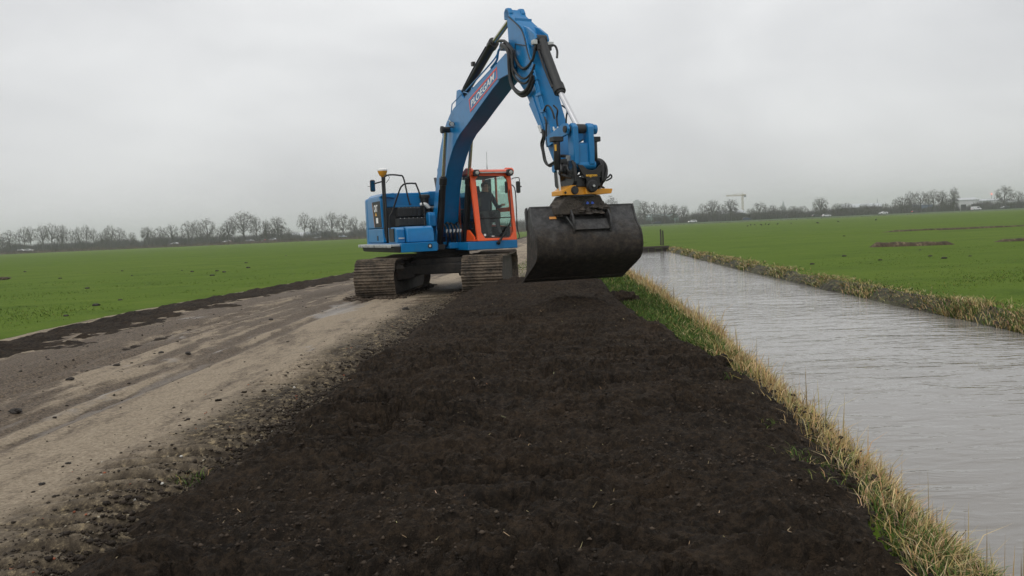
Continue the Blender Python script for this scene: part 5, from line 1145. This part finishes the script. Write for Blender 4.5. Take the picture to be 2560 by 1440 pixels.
for s_ in (-1, 1): MB().prism([(-.15, 1.2), (-.10, 1.66), (.10, 1.84), (.36, 1.80), (.62, 1.30), (.66, 1.2)], XB+s_*.26-.03, XB+s_*.26+.03, 'x').build('boom_bracket', 'blue', EXC, .01)
# lettering with its red frame on the visible side
xs_ = XB-.201
MB().ring([(2.85, 4.17), (4.44, 4.535), (4.44, 4.315), (2.90, 3.895)], [(2.892, 4.140), (4.412, 4.49), (4.41, 4.337), (2.932, 3.938)], xs_-.004, xs_, 'x').build('red_frame', 'red', boom, 0, True, 0)
text('lettering', 'PLOEGAM', 'letter', boom, (xs_, 2.975, 3.985), (0, 1.0, .262), (0, -.10, 1), .130, (-1, 0, 0), .010, .12, 1.37)
# lamps on the boom side
for (y_, z_, r_) in ((1.80, 3.80, .045),):
    l_ = MB().lathe((XB-.26, y_, z_), (0, 1, -.15), [(0, .03), (.03, r_+.008), (.10, r_+.008)], 16).build('work_light', 'black', boom); MB().lathe((XB-.26, y_+.1, z_-.016), (0, 1, -.15), [(0, r_), (.004, r_*.9)], 14).build('lamp_lens', 'lampglass', l_)
    MB().tube([(XB-.2, y_, z_-.07), (XB-.3, y_+.02, z_-.075)], .012, 6).build('lamp_bracket', 'black', boom)
    MB().tube([(XB-.24, y_, z_), (XB-.22, y_-.18, z_+.1), (XB-.2, y_-.30, z_+.12)], .008, 6).build('lamp_cable', 'galv', boom)
# steel pipes and rails along the top edge
def top(off, k0=2, k1=11): return [(p[0]-off*.35, p[1]+off) for p in bpoly[k0:k1]]
for xx, of in ((XB-.15, .035), (XB-.09, .045), (XB+.10, .04), (XB+.16, .035)):
    MB().tube([(xx, *p) for p in top(of)], .018, 7).build('boom_pipe', 'blue', boom)
for k in (3, 5, 8, 9, 10): MB().box(XB-.19, XB+.19, bpoly[k][0]-.05, bpoly[k][0]+.03, bpoly[k][1]-.02, bpoly[k][1]+.055).build('pipe_clamp', 'blue', boom, .005)
MB().tube([(XB-.14, 1.50, 4.02), (XB-.14, 1.62, 4.26), (XB-.14, 2.40, 4.40), (XB-.14, 2.75, 4.30)], .012, 6, True, False).build('guard_rail', 'blue', boom)
MB().tube([(XB-.2, 2.7, 4.37), (XB-.2, 4.2, 4.67), (XB-.2, 4.55, 4.80), (XB-.22, 4.75, 4.93), (XB-.22, 4.9, 4.93)], .016, 7).build('boom_pipe', 'blue', boom)
MB().tube([(XB-.18, 4.1, 4.58), (XB-.2, 4.45, 4.66), (XB-.22, 4.6, 4.80), (XB-.24, 4.85, 4.83)], .022, 7).build('boom_pipe', 'blue', boom)
MB().box(XB-.30, XB-.18, 4.86, 5.06, 4.74, 4.86).build('hose_manifold', 'black', boom, .01)
for z_ in (4.47, 4.33): MB().prism([(4.55, z_-.08), (4.62, z_-.06), (4.86, z_+.12), (4.80, z_+.12)] if z_ < 4.4 else [(4.80, 4.44), (4.85, 4.44), (4.85, 4.66), (4.80, 4.66)], XB-.222, XB-.201, 'x').build('fork_rib', 'blue', boom, .004)

# --- hydraulic cylinders: barrel, collar, chrome rod
def ram(name, x, a, b, c, rb, rr, mat='black', rodm='chrome', parent=EXC):
    P = lambda q: Vector((x, q[0], q[1]))
    A, B_, C_ = P(a), P(b), P(c); d = (B_-A).normalized(); L_ = (B_-A).length
    o = MB().lathe(A, d, [(0, rb*.7), (.03, rb*.95), (.06, rb), (L_-.16, rb), (L_-.15, rb*1.22), (L_, rb*1.22), (L_+.005, rb*.9), (L_+.04, rb*.8)], 22).build(name, mat, parent)
    MB().cyl(B_, C_, rr, rr, 16).build('chrome_rod', rodm, o)
    MB().cyl(A+Vector((-rb*1.1, 0, 0)), A+Vector((rb*1.1, 0, 0)), rb*.95, rb*.95, 18).build('cylinder_eye', mat, o)
    MB().cyl(C_+Vector((-rb*1.1, 0, 0)), C_+Vector((rb*1.1, 0, 0)), rb*.9, rb*.9, 18).build('rod_eye', mat, o)
    return o
rodd = plain('worn_chrome_rod', (.56, .53, .47), .25, 1, .06)
for s_ in (-1, 1):
    x_ = XB+s_*.31; o = ram('boom_cylinder', x_, (.77, 1.12), (1.26, 2.66), (1.60, 3.70), .073, .040, 'black', rodd)
    MB().lathe((x_+s_*.06, 1.60, 3.70), (s_, 0, 0), [(0, .08), (.05, .08), (.055, .05)], 18).build('pin_cap', 'plastic', o)
    MB().tube([(x_+.04*s_, .80, 1.30), (x_+.08*s_, .95, 1.7), (x_+.08*s_, 1.20, 2.4)], .014, 6).build('cylinder_pipe', 'black', o)
    MB().box(x_-.09, x_+.09, .70, .92, 1.03, 1.16).build('cylinder_foot', 'black', o, .015)
MB().cyl((XB-.31, 1.60, 3.70), (XB+.31, 1.60, 3.70), .06, .06, 16).build('boom_cross_pin', 'blue', boom)
sc_ = ram('stick_cylinder', XB, (2.02, 4.42), (3.86, 5.13), (4.86, 5.40), .088, .052, 'black', rodd)
MB().prism([(1.82, 4.12), (1.95, 4.50), (2.10, 4.50), (2.40, 4.23)], XB-.14, XB-.10, 'x').build('cylinder_bracket', 'blue', boom, .006); MB().prism([(1.82, 4.12), (1.95, 4.50), (2.10, 4.50), (2.40, 4.23)], XB+.10, XB+.14, 'x').build('cylinder_bracket', 'blue', boom, .006)
MB().tube([(XB-.11, 2.3, 4.50), (XB-.12, 3.0, 4.79), (XB-.11, 3.70, 5.07)], .016, 6).build('cylinder_pipe', 'black', sc_)
MB().box(XB-.14, XB-.08, 2.9, 3.0, 4.84, 4.92).build('hose_stub', 'black', sc_)
# hoses in the crook of boom and stick
def hose(xl, pts, r, parent=boom, mat='rubber', x1=None):
    n_ = len(pts); MB().tube([(xl+((x1 or xl)-xl)*i/(n_-1), *p) for i, p in enumerate(pts)], r, 9).build('hydraulic_hose', mat, parent)
hose(-.24, [(4.82, 4.93), (5.01, 4.89), (5.18, 4.78), (5.33, 4.65), (5.38, 4.5), (5.5, 4.35), (5.65, 4.27), (5.83, 4.29), (5.99, 4.38), (6.07, 4.57), (6.08, 4.66), (6.10, 4.70)], .026, x1=-.06)
hose(-.28, [(5.0, 4.82), (5.2, 4.73), (5.29, 4.59), (5.27, 4.38), (5.28, 4.16), (5.37, 3.99), (5.59, 3.86), (5.76, 3.83), (5.95, 3.87), (6.08, 3.98), (6.14, 4.06)], .034, x1=-.2)
hose(-.25, [(5.0, 4.80), (5.17, 4.70), (5.25, 4.56), (5.24, 4.36), (5.26, 4.13), (5.36, 3.95), (5.60, 3.81), (5.78, 3.78), (5.97, 3.83), (6.10, 3.95), (6.15, 4.02)], .030, x1=-.17)
hose(-.26, [(5.2, 4.78), (5.4, 4.62), (5.39, 4.36), (5.45, 4.26), (5.57, 4.16), (5.74, 4.08), (5.91, 4.08), (6.07, 4.15), (6.15, 4.25)], .020, x1=-.16)
hose(-.25, [(5.2, 4.76), (5.34, 4.54), (5.34, 4.32), (5.39, 4.18), (5.54, 4.07), (5.71, 4.0), (5.88, 4.0), (6.03, 4.09), (6.12, 4.19)], .020, x1=-.16)
# hoses at the boom foot
for k, (xx, dz) in enumerate(((-.12, 0), (-.03, .04), (.06, .02), (.15, -.02), (.22, .03))):
    MB().tube([(xx, .45, 1.58), (xx-.02, .80, 1.62+dz), (xx, .92, 1.48), (xx+.02, .92, 1.30), (xx+.04, .80, 1.14), (xx+.02, .6, 1.12)], .022, 8).build('hydraulic_hose', 'rubber', EXC)
    MB().cyl((xx, .925, 1.42), (xx+.005, .927, 1.50), .026, .026, 10).build('hose_fitting', 'galv', EXC)

# --- stick
spoly = [(4.84, 5.36), (4.84, 5.45), (4.90, 5.49), (4.98, 5.47), (5.08, 5.34), (5.64, 4.98), (5.75, 4.78), (5.86, 4.50), (5.98, 4.31), (6.40, 3.46), (6.56, 3.14), (6.82, 2.68), (6.95, 2.50), (6.96, 2.38), (6.86, 2.30), (6.75, 2.34), (6.66, 2.52), (6.45, 2.80), (6.21, 3.137), (5.90, 3.52), (5.62, 3.86), (5.40, 4.05), (5.18, 4.20), (5.05, 4.40), (4.97, 4.83), (4.945, 5.28)]
stick = MB().prism(spoly, XB-.17, XB+.17, 'x').build('stick', 'blue', EXC, .010)
for s_ in (-1, 1):
    MB().prism([(5.50, 5.06), (5.72, 4.98), (6.02, 4.80), (6.07, 4.70), (6.02, 4.62), (5.92, 4.60), (5.80, 4.66)], XB+s_*.11-.025, XB+s_*.11+.025, 'x').build('cylinder_lug', 'blue', stick, .008)
    MB().prism([(4.80, 5.32), (4.80, 5.46), (4.88, 5.52), (4.99, 5.50), (5.06, 5.40), (5.02, 5.28)], XB+s_*.125-.045, XB+s_*.125+.046, 'x').build('tail_lug', 'blue', stick, .02)
MB().box(XB-.168, XB+.168, 5.28, 5.30, 5.20, 5.24).build('weld_seam', 'blue', stick)
# pipes on the left flank of the stick
for xo, o_, r_ in ((-.20, .0, .017), (-.205, .06, .014), (-.20, -.07, .017)):
    MB().tube([(XB+xo, 6.02+o_, 4.22), (XB+xo, 6.12+o_, 4.02), (XB+xo, 6.30+o_*.9, 3.66), (XB+xo, 6.44+o_*.8, 3.36), (XB+xo, 6.50+o_*.6, 3.20)], r_, 7, True, False).build('stick_pipe', 'blue', stick)
for (y_, z_) in ((6.14, 4.0), (6.27, 3.72), (6.41, 3.42)): MB().box(XB-.225, XB-.171, y_-.10, y_+.10, z_-.025, z_+.025).build('pipe_clamp', 'blue', stick, .004)
MB().prism([(5.80, 3.62), (5.95, 3.75), (6.30, 3.20), (6.36, 3.06), (6.22, 3.12)], XB-.19, XB-.171, 'x').build('pipe_guard', 'blue', stick, .004)
MB().tube([(XB-.18, 5.05, 5.32), (XB-.182, 5.55, 5.00), (XB-.182, 5.72, 4.76), (XB-.18, 5.80, 4.55), (XB-.18, 5.93, 4.33)], .010, 6).build('grease_line', 'rubber', stick)
MB().tube([(XB-.18, 5.72, 4.66), (XB-.182, 5.30, 4.78), (XB-.182, 5.28, 4.60)], .008, 6, True, False).build('grease_line', 'rubber', stick)
hose(-.21, [(6.46, 3.10), (6.48, 2.98), (6.39, 2.87), (6.44, 2.73), (6.49, 2.58), (6.61, 2.49), (6.77, 2.5), (6.95, 2.54)], .020, stick)
hose(-.20, [(6.50, 3.08), (6.50, 2.95), (6.44, 2.83), (6.47, 2.70), (6.53, 2.56), (6.64, 2.47), (6.80, 2.47), (6.97, 2.50)], .018, stick)
hose(-.19, [(6.50, 3.40), (6.56, 3.48), (6.64, 3.46), (6.70, 3.36), (6.72, 3.24)], .016, stick, x1=-.10)
hose(-.19, [(6.52, 3.30), (6.58, 3.20), (6.56, 3.0), (6.60, 2.80)], .016, stick)
for xx in (-.08, 0., .08, .16): MB().cyl((xx, 6.62, 3.12), (xx, 6.67, 3.03), .016, .016, 8).build('hose_fitting', 'galv', stick); 
MB().cyl((-.10, 6.64, 3.08), (.2, 6.64, 3.08), .012, .012, 8).build('fitting_rail', 'galv', stick)
for xx, dy in ((.0, .02), (.16, .06)): hose(xx, [(6.62, 3.14), (6.58+dy, 3.28), (6.62+dy, 3.40), (6.50, 3.50)], .015, stick)
MB().cyl((-.22, 6.36, 3.17), (-.22, 6.44, 3.05), .03, .022, 10).build('hose_fitting', 'galv', stick)
# bucket ram and linkage
bc = ram('bucket_cylinder', XB, (5.99, 4.71), (6.66, 3.70), (7.28, 3.01), .085, .048, 'plastic', 'chrome')
MB().tube([(XB-.10, 6.05, 4.60), (XB-.115, 6.30, 4.20), (XB-.11, 6.60, 3.78)], .020, 7).build('cylinder_pipe', 'black', bc)
MB().box(XB-.13, XB+.14, 6.02, 6.14, 4.50, 4.60).build('cylinder_clamp', 'black', bc, .01)
MB().tube([(XB+.12, 6.08, 4.60), (XB+.20, 6.14, 4.58), (XB+.22, 6.18, 4.48), (XB+.19, 6.22, 4.36)], .020, 7).build('cylinder_elbow', 'black', bc); MB().box(XB+.09, XB+.2, 6.0, 6.1, 4.58, 4.66).build('hose_fitting', 'galv', bc, .008)
MB().box(XB-.20, XB-.12, 6.02, 6.12, 4.60, 4.68).build('hose_fitting', 'galv', bc, .008)
for s_ in (-1, 1):
    MB().prism([(6.52, 2.86), (6.56, 2.96), (6.66, 2.98), (7.20, 3.10), (7.32, 3.09), (7.38, 3.0), (7.33, 2.91), (7.2, 2.90), (6.66, 2.80), (6.56, 2.79)], XB+s_*.225-.022, XB+s_*.225+.022, 'x').build('power_link', 'blue', EXC, .008)
MB().cyl((XB-.27, 7.29, 3.0), (XB+.29, 7.29, 3.0), .055, .055, 18).build('link_pin', 'darksteel', EXC)
MB().lathe((XB+.25, 7.29, 3.0), (1, 0, 0), [(0, .08), (.05, .08), (.06, .05)], 16).build('pin_cap', 'blue', EXC)
hl = MB()
for s_ in (-1, 1):
    hl.prism([(7.20, 2.98), (7.22, 3.07), (7.32, 3.10), (7.40, 3.03), (7.41, 2.70), (7.40, 2.44), (7.33, 2.36), (7.24, 2.40), (7.21, 2.6)], XB+.02+s_*.14-.05, XB+.02+s_*.14+.05, 'x')
hl.prism([(7.23, 2.80), (7.37, 2.76), (7.37, 2.44), (7.28, 2.38), (7.23, 2.45)], XB-.075, XB+.115, 'x')
hlo = hl.build('h_link', 'blue', EXC, .015)
MB().cyl((XB-.20, 7.31, 2.42), (XB+.24, 7.31, 2.42), .075, .075, 20).build('link_boss', 'blue', hlo)

# --- tiltrotator
TX = .13
tr = MB()
for s_ in (-1, 1):
    tr.prism([(6.72, 2.12), (6.70, 2.40), (6.78, 2.50), (6.92, 2.50), (7.02, 2.40), (7.16, 2.38), (7.24, 2.50), (7.38, 2.50), (7.44, 2.40), (7.43, 2.16), (7.34, 2.06), (6.82, 2.06)], TX+s_*.25-.03, TX+s_*.25+.03, 'x')
tr.box(TX-.22, TX+.22, 6.80, 7.40, 2.07, 2.22)
tro = tr.build('tiltrotator_hitch', 'black', EXC, .012)
MB().prism([(-.10, 2.42), (.0, 2.41), (.07, 2.345), (.15, 2.325), (.23, 2.345), (.30, 2.41), (.36, 2.42), (.33, 2.31), (.26, 2.19), (.235, 2.10), (.065, 2.10), (.045, 2.19), (-.02, 2.27)], 7.445, 7.475, 'y').build('front_plate', 'black', tro, .008)
text('lettering', 'engcon', 'ylet', tro, (.040, 7.478, 2.23), (1, 0, 0), (0, 0, 1), .044, (0, 1, 0), .03, 0, .205)
cap_ = MB().lathe((.15, 7.44, 2.075), (0, 1, 0), [(0, .10), (.05, .10), (.06, .085), (.075, .085), (.08, .04), (.095, .035)], 26).build('pivot_cap', 'darksteel', tro)
MB().lathe((.15, 7.53, 2.075), (0, 1, 0), [(0, .022), (.02, .02)], 6).build('bolt', 'galv', cap_)
MB().lathe((-.20, 6.98, 2.36), (1, .25, 0), [(0, .15), (.03, .17), (.16, .17), (.19, .13)], 24).build('hose_guard', 'black', tro)
MB().cyl((TX-.36, 6.86, 2.40), (TX+.30, 6.86, 2.40), .06, .06, 18).build('hitch_pin', 'blue', tro)
yl = MB(); yl.prism([(-.34, 2.015), (-.30, 2.03), (-.17, 2.10), (.19, 2.095), (.19, 2.03), (.36, 2.025), (.36, 2.04), (.58, 2.03), (.57, 1.995), (.555, 1.955), (.36, 1.95), (.36, 1.94), (-.34, 1.945)], 6.98, 7.38, 'y'); ylo = yl.build('rotator_housing', 'yellow', EXC, .012)
MB().prism([(.06, 1.945), (.06, 2.04), (.25, 2.04), (.25, 1.945)], 7.381, 7.44, 'y').build('bearing_block', 'yellow', ylo, .01)
MB().lathe((-.12, 7.37, 2.02), (0, 1, 0), [(0, .065), (.02, .068), (.03, .06), (.034, .03)], 22).build('worm_cover', 'plastic', ylo)
for k in range(7):
    a = -1.2+k*.4; MB().lathe((-.12-.055*math.cos(a*1.3), 7.40, 2.02+.055*math.sin(a*1.3)), (0, 1, 0), [(0, .010), (.012, .008)], 6).build('bolt', 'black', ylo)
MB().lathe((-.29, 7.375, 1.985), (0, 1, 0), [(0, .025), (.02, .022)], 4).build('pivot_bolt', 'black', ylo)
for s_, x0, zt, zb_ in ((-1, -.31, 2.84, 2.36), (1, .37, 2.84, 2.40)):
    c_ = MB().lathe((x0, 7.18, zb_), (0, 0, 1), [(0, .045), (.02, .056), (zt-zb_-.04, .056), (zt-zb_, .05)], 18).build('tilt_cylinder', 'black', EXC)
    MB().box(x0-.09 if s_ < 0 else x0-.12, x0+.09, 7.10, 7.26, zt-.03, zt+.05).build('cylinder_head', 'plastic', c_, .01)
    MB().cyl((x0+.01, 7.18, zb_), (x0+.025, 7.20, 2.0), .024, .024, 12).build('chrome_rod', 'chrome', c_)
    if s_ < 0: MB().box(x0-.07, x0-.045, 7.24, 7.262, 2.66, 2.76).build('yellow_label', 'ylet', c_)
    MB().tube([(x0+.05, 7.22, zb_+.1), (x0+.03, 7.26, zb_-.02), (x0-.03*s_, 7.2, zb_-.07)], .03, 8).build('cylinder_clevis', 'black', c_)
MB().box(-.29, -.19, 7.22, 7.30, 2.46, 2.53).build('valve_block', 'plastic', EXC, .01)
for k in range(4): MB().cyl((-.20+.02*k, 7.28, 2.50), (-.20+.02*k, 7.30, 2.58), .009, .009, 8).build('hose_fitting', 'galv', EXC)
def h3(pts, r): MB().tube(pts, r, 9).build('hydraulic_hose', 'rubber', tro)
h3([(-.28, 7.0, 2.60), (-.10, 7.12, 2.585), (.04, 7.18, 2.52), (.10, 7.24, 2.40), (.07, 7.26, 2.28)], .026)
h3([(.38, 7.0, 2.50), (.50, 7.1, 2.52), (.57, 7.16, 2.44), (.58, 7.18, 2.30), (.52, 7.2, 2.18), (.40, 7.2, 2.12)], .034)
h3([(.50, 6.95, 2.40), (.60, 7.0, 2.30), (.58, 7.1, 2.20), (.46, 7.2, 2.12)], .026)
h3([(.46, 7.2, 2.20), (.58, 7.22, 2.22), (.64, 7.22, 2.27), (.66, 7.22, 2.22), (.56, 7.22, 2.17)], .014)
h3([(-.30, 7.2, 2.32), (-.20, 7.3, 2.24), (-.05, 7.34, 2.22), (.04, 7.36, 2.20)], .024)
h3([(-.18, 7.28, 2.44), (-.20, 7.34, 2.34), (-.10, 7.38, 2.25), (.02, 7.40, 2.27)], .018)
h3([(.26, 7.15, 2.56), (.36, 7.2, 2.54), (.46, 7.2, 2.46), (.50, 7.22, 2.30), (.44, 7.25, 2.15), (.36, 7.2, 2.06)], .022)
h3([(.36, 7.22, 2.05), (.46, 7.22, 2.07), (.52, 7.2, 2.055)], .018)
for (xx, zz) in ((.44, 2.36), (.46, 2.25), (.42, 2.07), (.40, 2.49)): MB().box(xx-.03, xx+.03, 7.1, 7.26, zz-.02, zz+.025).build('hose_clamp', 'black', tro, .006)

# --- quick hitch below the rotator
qh = MB(); qh.prism([(-.25, 1.94), (.37, 1.935), (.44, 1.80), (.56, 1.72), (.56, 1.62), (-.40, 1.63), (-.40, 1.75), (-.32, 1.85)], 6.92, 7.34, 'y'); qho = qh.build('quick_hitch', 'mudframe', EXC, .02)
MB().lathe((.06, 7.15, 1.92), (0, 0, 1), [(0, .30), (.025, .30)], 30).build('slew_gear', 'darksteel', qho)
MB().prism([(.03, 1.80), (.07, 1.86), (.23, 1.86), (.26, 1.80), (.23, 1.775), (.06, 1.775)], 7.341, 7.352, 'y').build('label_plate', 'black', qho)
for xx in (.09, .18): MB().prism([(xx, 1.80), (xx+.02, 1.835), (xx+.05, 1.82), (xx+.06, 1.80), (xx+.03, 1.79)], 7.353, 7.356, 'y').build('blue_sticker', 'bluelet', qho)
for x0 in (-.36, .46): MB().prism([(6.95, 1.62), (6.95, 1.82), (7.05, 1.86), (7.2, 1.84), (7.30, 1.74), (7.32, 1.60)], x0, x0+.05, 'x').build('hitch_ear', 'mudframe', qho, .01)

# --- wide ditching bucket, turned a little on the rotator
BK = .91
shell = [(.12, 1.78), (.20, 1.64), (.27, 1.50), (.36, 1.42), (.44, 1.33), (.485, 1.22), (.495, 1.09), (.46, .965), (.375, .875), (.22, .79), (.0, .69), (-.36, .515)]
def inset(pts, d):
    out = []
    for i, p in enumerate(pts):
        a = Vector(pts[max(i-1, 0)]); b = Vector(pts[min(i+1, len(pts)-1)]); t = (b-a).normalized(); out.append((p[0]+t.y*d, p[1]-t.x*d))
    return out
ins = inset(shell, .028)
def bk(o, parent=None):
    if parent is None: o.location = (.14, -7.02, 0); o.rotation_euler = (0, 0, RAD(-8))
    return o
nseg = 40
sv = MB(); xs2 = np.linspace(-BK, BK, nseg+1)
for j in range(nseg):
    a, b = xs2[j], xs2[j+1]
    n0 = len(shell); base = len(sv.v)
    for xx in (a, b):
        for k, p in enumerate(shell):
            q = .010*float(fbm(xx*3, p[0]*4+p[1]*4, 301)) ; lump = .03*max(0, float(fbm(xx*5, p[1]*6, 302)))*(1 if 4 < k < 11 else 0)
            sv.v.append((xx, p[0]+q+lump, p[1]-lump*.6))
    for k in range(n0-1): sv.f.append((base+k, base+k+1, base+n0+k+1, base+n0+k))
    base = len(sv.v)
    for xx in (a, b):
        for p in ins: sv.v.append((xx, p[0], p[1]))
    for k in range(n0-1): sv.f.append((base+k+1, base+k, base+n0+k, base+n0+k+1))
bo = bk(sv.build('bucket', 'mudbucket', EXC, 0, True, 50))
bo.scale = (.965, 1, .95); bo.location.z = .075
wd_ = bo.modifiers.new('weld', 'WELD'); wd_.merge_threshold = .0005
sidep = [(.14, 1.80), (.05, 1.76), (-.03, 1.62), (-.05, 1.42), (-.10, 1.0), (-.17, .70), (-.38, .505), (.0, .675), (.22, .772), (.385, .858), (.475, .955), (.512, 1.09), (.50, 1.225), (.455, 1.34), (.37, 1.435), (.285, 1.51)]
for s_ in (-1, 1):
    sp_ = MB().prism(sidep, s_*(BK+.002), s_*(BK+.03), 'x').build('side_plate', 'mudbucket', bo, .004)
    MB().prism([(-.03, 1.40), (-.09, 1.72), (-.04, 1.78), (.06, 1.79), (.02, 1.62), (.0, 1.40)], s_*(BK+.031), s_*(BK+.05), 'x').build('side_cutter', 'mudbucket', bo, .006)
MB().hexa([(-BK-.03, -.45, .475), (BK+.03, -.45, .475), (BK+.03, -.30, .53), (-BK-.03, -.30, .53), (-BK-.03, -.46, .495), (BK+.03, -.46, .495), (BK+.03, -.30, .562), (-BK-.03, -.30, .562)]).build('cutting_edge', 'mudbucket', bo, .003)
MB().box(-BK, BK, .06, .13, 1.755, 1.80).build('top_lip', 'mudbucket', bo, .008)
for xx in (-.28, -.24+.62):
    MB().prism([(.10, 1.82), (.30, 1.80), (.46, 1.60), (.50, 1.42), (.46, 1.32), (.34, 1.42), (.2, 1.62)], xx-.016, xx+.016, 'x').build('hitch_rib', 'mudbucket', bo, .006)
MB().prism([(.12, 1.80), (.26, 1.78), (.30, 1.68), (.22, 1.62)], -.262, .362, 'x').build('hitch_beam', 'mudbucket', bo, .01)
MB().hexa([(-.26, .40, 1.42), (.36, .40, 1.42), (.36, .48, 1.38), (-.26, .48, 1.38), (-.26, .28, 1.56), (.36, .28, 1.56), (.36, .34, 1.56), (-.26, .34, 1.56)]).build('hitch_cross_plate', 'mudbucket', bo, .006)
MB().hexa([(-.44, .13, 1.79), (-.42, .13, 1.79), (-.27, .44, 1.40), (-.30, .44, 1.40), (-.44, .19, 1.80), (-.42, .19, 1.80), (-.27, .50, 1.42), (-.30, .50, 1.42)]).build('diagonal_rib', 'mudbucket', bo, .004)
lump = MB()
for k in range(46):
    xx = -.30+.70*((k*.618) % 1); zz = 1.66+.12*((k*.37) % 1); lump.lathe((xx, .22+.12*((k*.71) % 1), zz-.03), (0, .3, 1), [(0, .02), (.02, .045+.02*(k % 3)), (.05, .03), (.07, .008)], 7)
lump.build('caked_mud', 'mudframe', bo)
MB().hexa([(-.62, .214, 1.615), (-.50, .214, 1.615), (-.50, .235, 1.575), (-.62, .235, 1.575), (-.62, .222, 1.618), (-.50, .222, 1.618), (-.50, .243, 1.578), (-.62, .243, 1.578)]).build('orange_sticker', 'osticker', bo)

# ================================================================== THE OPERATOR
def person():
    r = empty('person', (0, 0, 0)); r.matrix_world = Matrix.Translation(EXC.location) @ Matrix.Rotation(RAD(23), 4, 'Z') @ Matrix.Translation((.965, -.50, 1.76))
    tag(r, 'person in a dark navy jacket and glasses seated inside the orange cab', 'person')
    V = []; R_ = []; E_ = []
    def v(x, y, z, ra, rb=None, p=None):
        V.append((x, -y, z)); R_.append((ra, rb or ra)); i = len(V)-1
        if p is not None: E_.append((p, i))
        return i
    pel = v(0, .08, .08, .15, .13); wai = v(0, .07, .22, .145, .12, pel); che = v(0, .10, .38, .165, .125, wai); sho = v(0, .12, .52, .13, .11, che)
    nk = v(.0, .15, .60, .058, .058, sho); jw = v(.01, .19, .655, .070, .078, nk); hd = v(.012, .19, .72, .082, .096, jw); tp = v(.012, .18, .785, .070, .080, hd)
    hands = []
    for s_ in (-1, 1):
        a = v(s_*.17, .12, .50, .075, None, sho); b = v(s_*.25, .14, .36, .058, None, a); c = v(s_*.29, .20, .22, .048, None, b); d = v(s_*.315, .34, .235, .038, None, c); w = v(s_*.32, .42, .26, .028, None, d); p = v(s_*.325, .47, .275, .034, .02, w); hands.append(len(V))
        for k, (dx, ln) in enumerate(((-.028, .045), (-.010, .055), (.010, .052), (.027, .042))):
            f1 = v(s_*.325+dx, .505, .285, .011, None, p); f2 = v(s_*.325+dx, .505+ln*.6, .262, .010, None, f1); v(s_*.325+dx*.9, .505+ln*.35, .238, .008, None, f2)
        t1 = v(s_*.325-s_*.038, .465, .262, .012, None, p); v(s_*.325-s_*.045, .495, .248, .010, None, t1)
        h_ = v(s_*.10, .10, .04, .10, None, pel); k_ = v(s_*.13, .50, .08, .075, None, h_); an = v(s_*.13, .66, -.36, .048, None, k_); v(s_*.13, .80, -.43, .045, .035, an)
    me = bpy.data.meshes.new('body'); me.from_pydata(V, E_, []); o = bpy.data.objects.new('body', me); COL.objects.link(o)
    sm = o.modifiers.new('skin', 'SKIN'); sm.use_smooth_shade = True
    for i, d in enumerate(me.skin_vertices[0].data): d.radius = R_[i]; d.use_root = (i == 0)
    o.modifiers.new('sub', 'SUBSURF').levels = 2; o.modifiers['sub'].render_levels = 2
    bpy.context.view_layer.update(); dg = bpy.context.evaluated_depsgraph_get(); m2 = bpy.data.meshes.new_from_object(o.evaluated_get(dg)); o.modifiers.clear(); o.data = m2; o.parent = r
    m2.materials.clear()
    for k in ('jacket', 'skin', 'trousers'): m2.materials.append(MAT[k])
    for f in m2.polygons:
        c = f.center; y_ = -c.y
        f.material_index = 1 if c.z > .585 or (y_ > .43 and abs(c.x) > .24 and c.z > .19) else (2 if c.z < .13 and abs(c.x) < .24 else 0)
        f.use_smooth = True
    hr = MB(); hr.lathe((.012, .165, .72), (0, -.25, 1), [(-.02, .090), (.04, .096), (.075, .085), (.10, .055), (.112, .02)], 18); hr.build('hair', 'hair', r)
    MB().tube([(-.055, .275, .725), (.0, .287, .725), (.012, .29, .728), (.07, .275, .725)], .005, 6).build('glasses', 'plastic', r)
    MB().add([(.0, .277, .72), (.024, .277, .72), (.012, .305, .685), (.002, .28, .68), (.022, .28, .68)], [(0, 1, 2), (0, 2, 3), (1, 4, 2), (3, 2, 4), (0, 3, 4, 1)]).build('nose', 'skin', r)
    for s_ in (-1, 1): MB().lathe((.012+s_*.083, .185, .70), (s_, 0, 0), [(0, .025), (.012, .028), (.016, .015)], 8).build('ear', 'skin', r)
    MB().tube([(-.012, .272, .655), (.012, .276, .653), (.036, .272, .655)], .005, 5).build('mouth', 'red', r)
    cl = MB(); cl.lathe((0, .14, .565), (0, .25, 1), [(0, .095), (.03, .085), (.045, .072)], 18); cl.build('collar', 'jacket', r)
person()

# ================================================================== THE AIR
def haze():
    m = bpy.data.materials.new('haze_air'); m.use_nodes = True; nt = m.node_tree; nt.nodes.clear()
    pv = nt.nodes.new('ShaderNodeVolumePrincipled'); out = nt.nodes.new('ShaderNodeOutputMaterial')
    pv.inputs['Color'].default_value = (.97, .985, 1.0, 1); pv.inputs['Density'].default_value = HAZE_D; pv.inputs['Anisotropy'].default_value = .85
    nt.links.new(pv.outputs[0], out.inputs['Volume'])
    o = MB().box(-2900, 2900, -60, 3100, -3, 54).build('haze', m, None, 0, False, 0); tag(o, 'thin grey winter haze over the whole polder', 'haze', kind='stuff')
HAZE_D = .00052
haze()
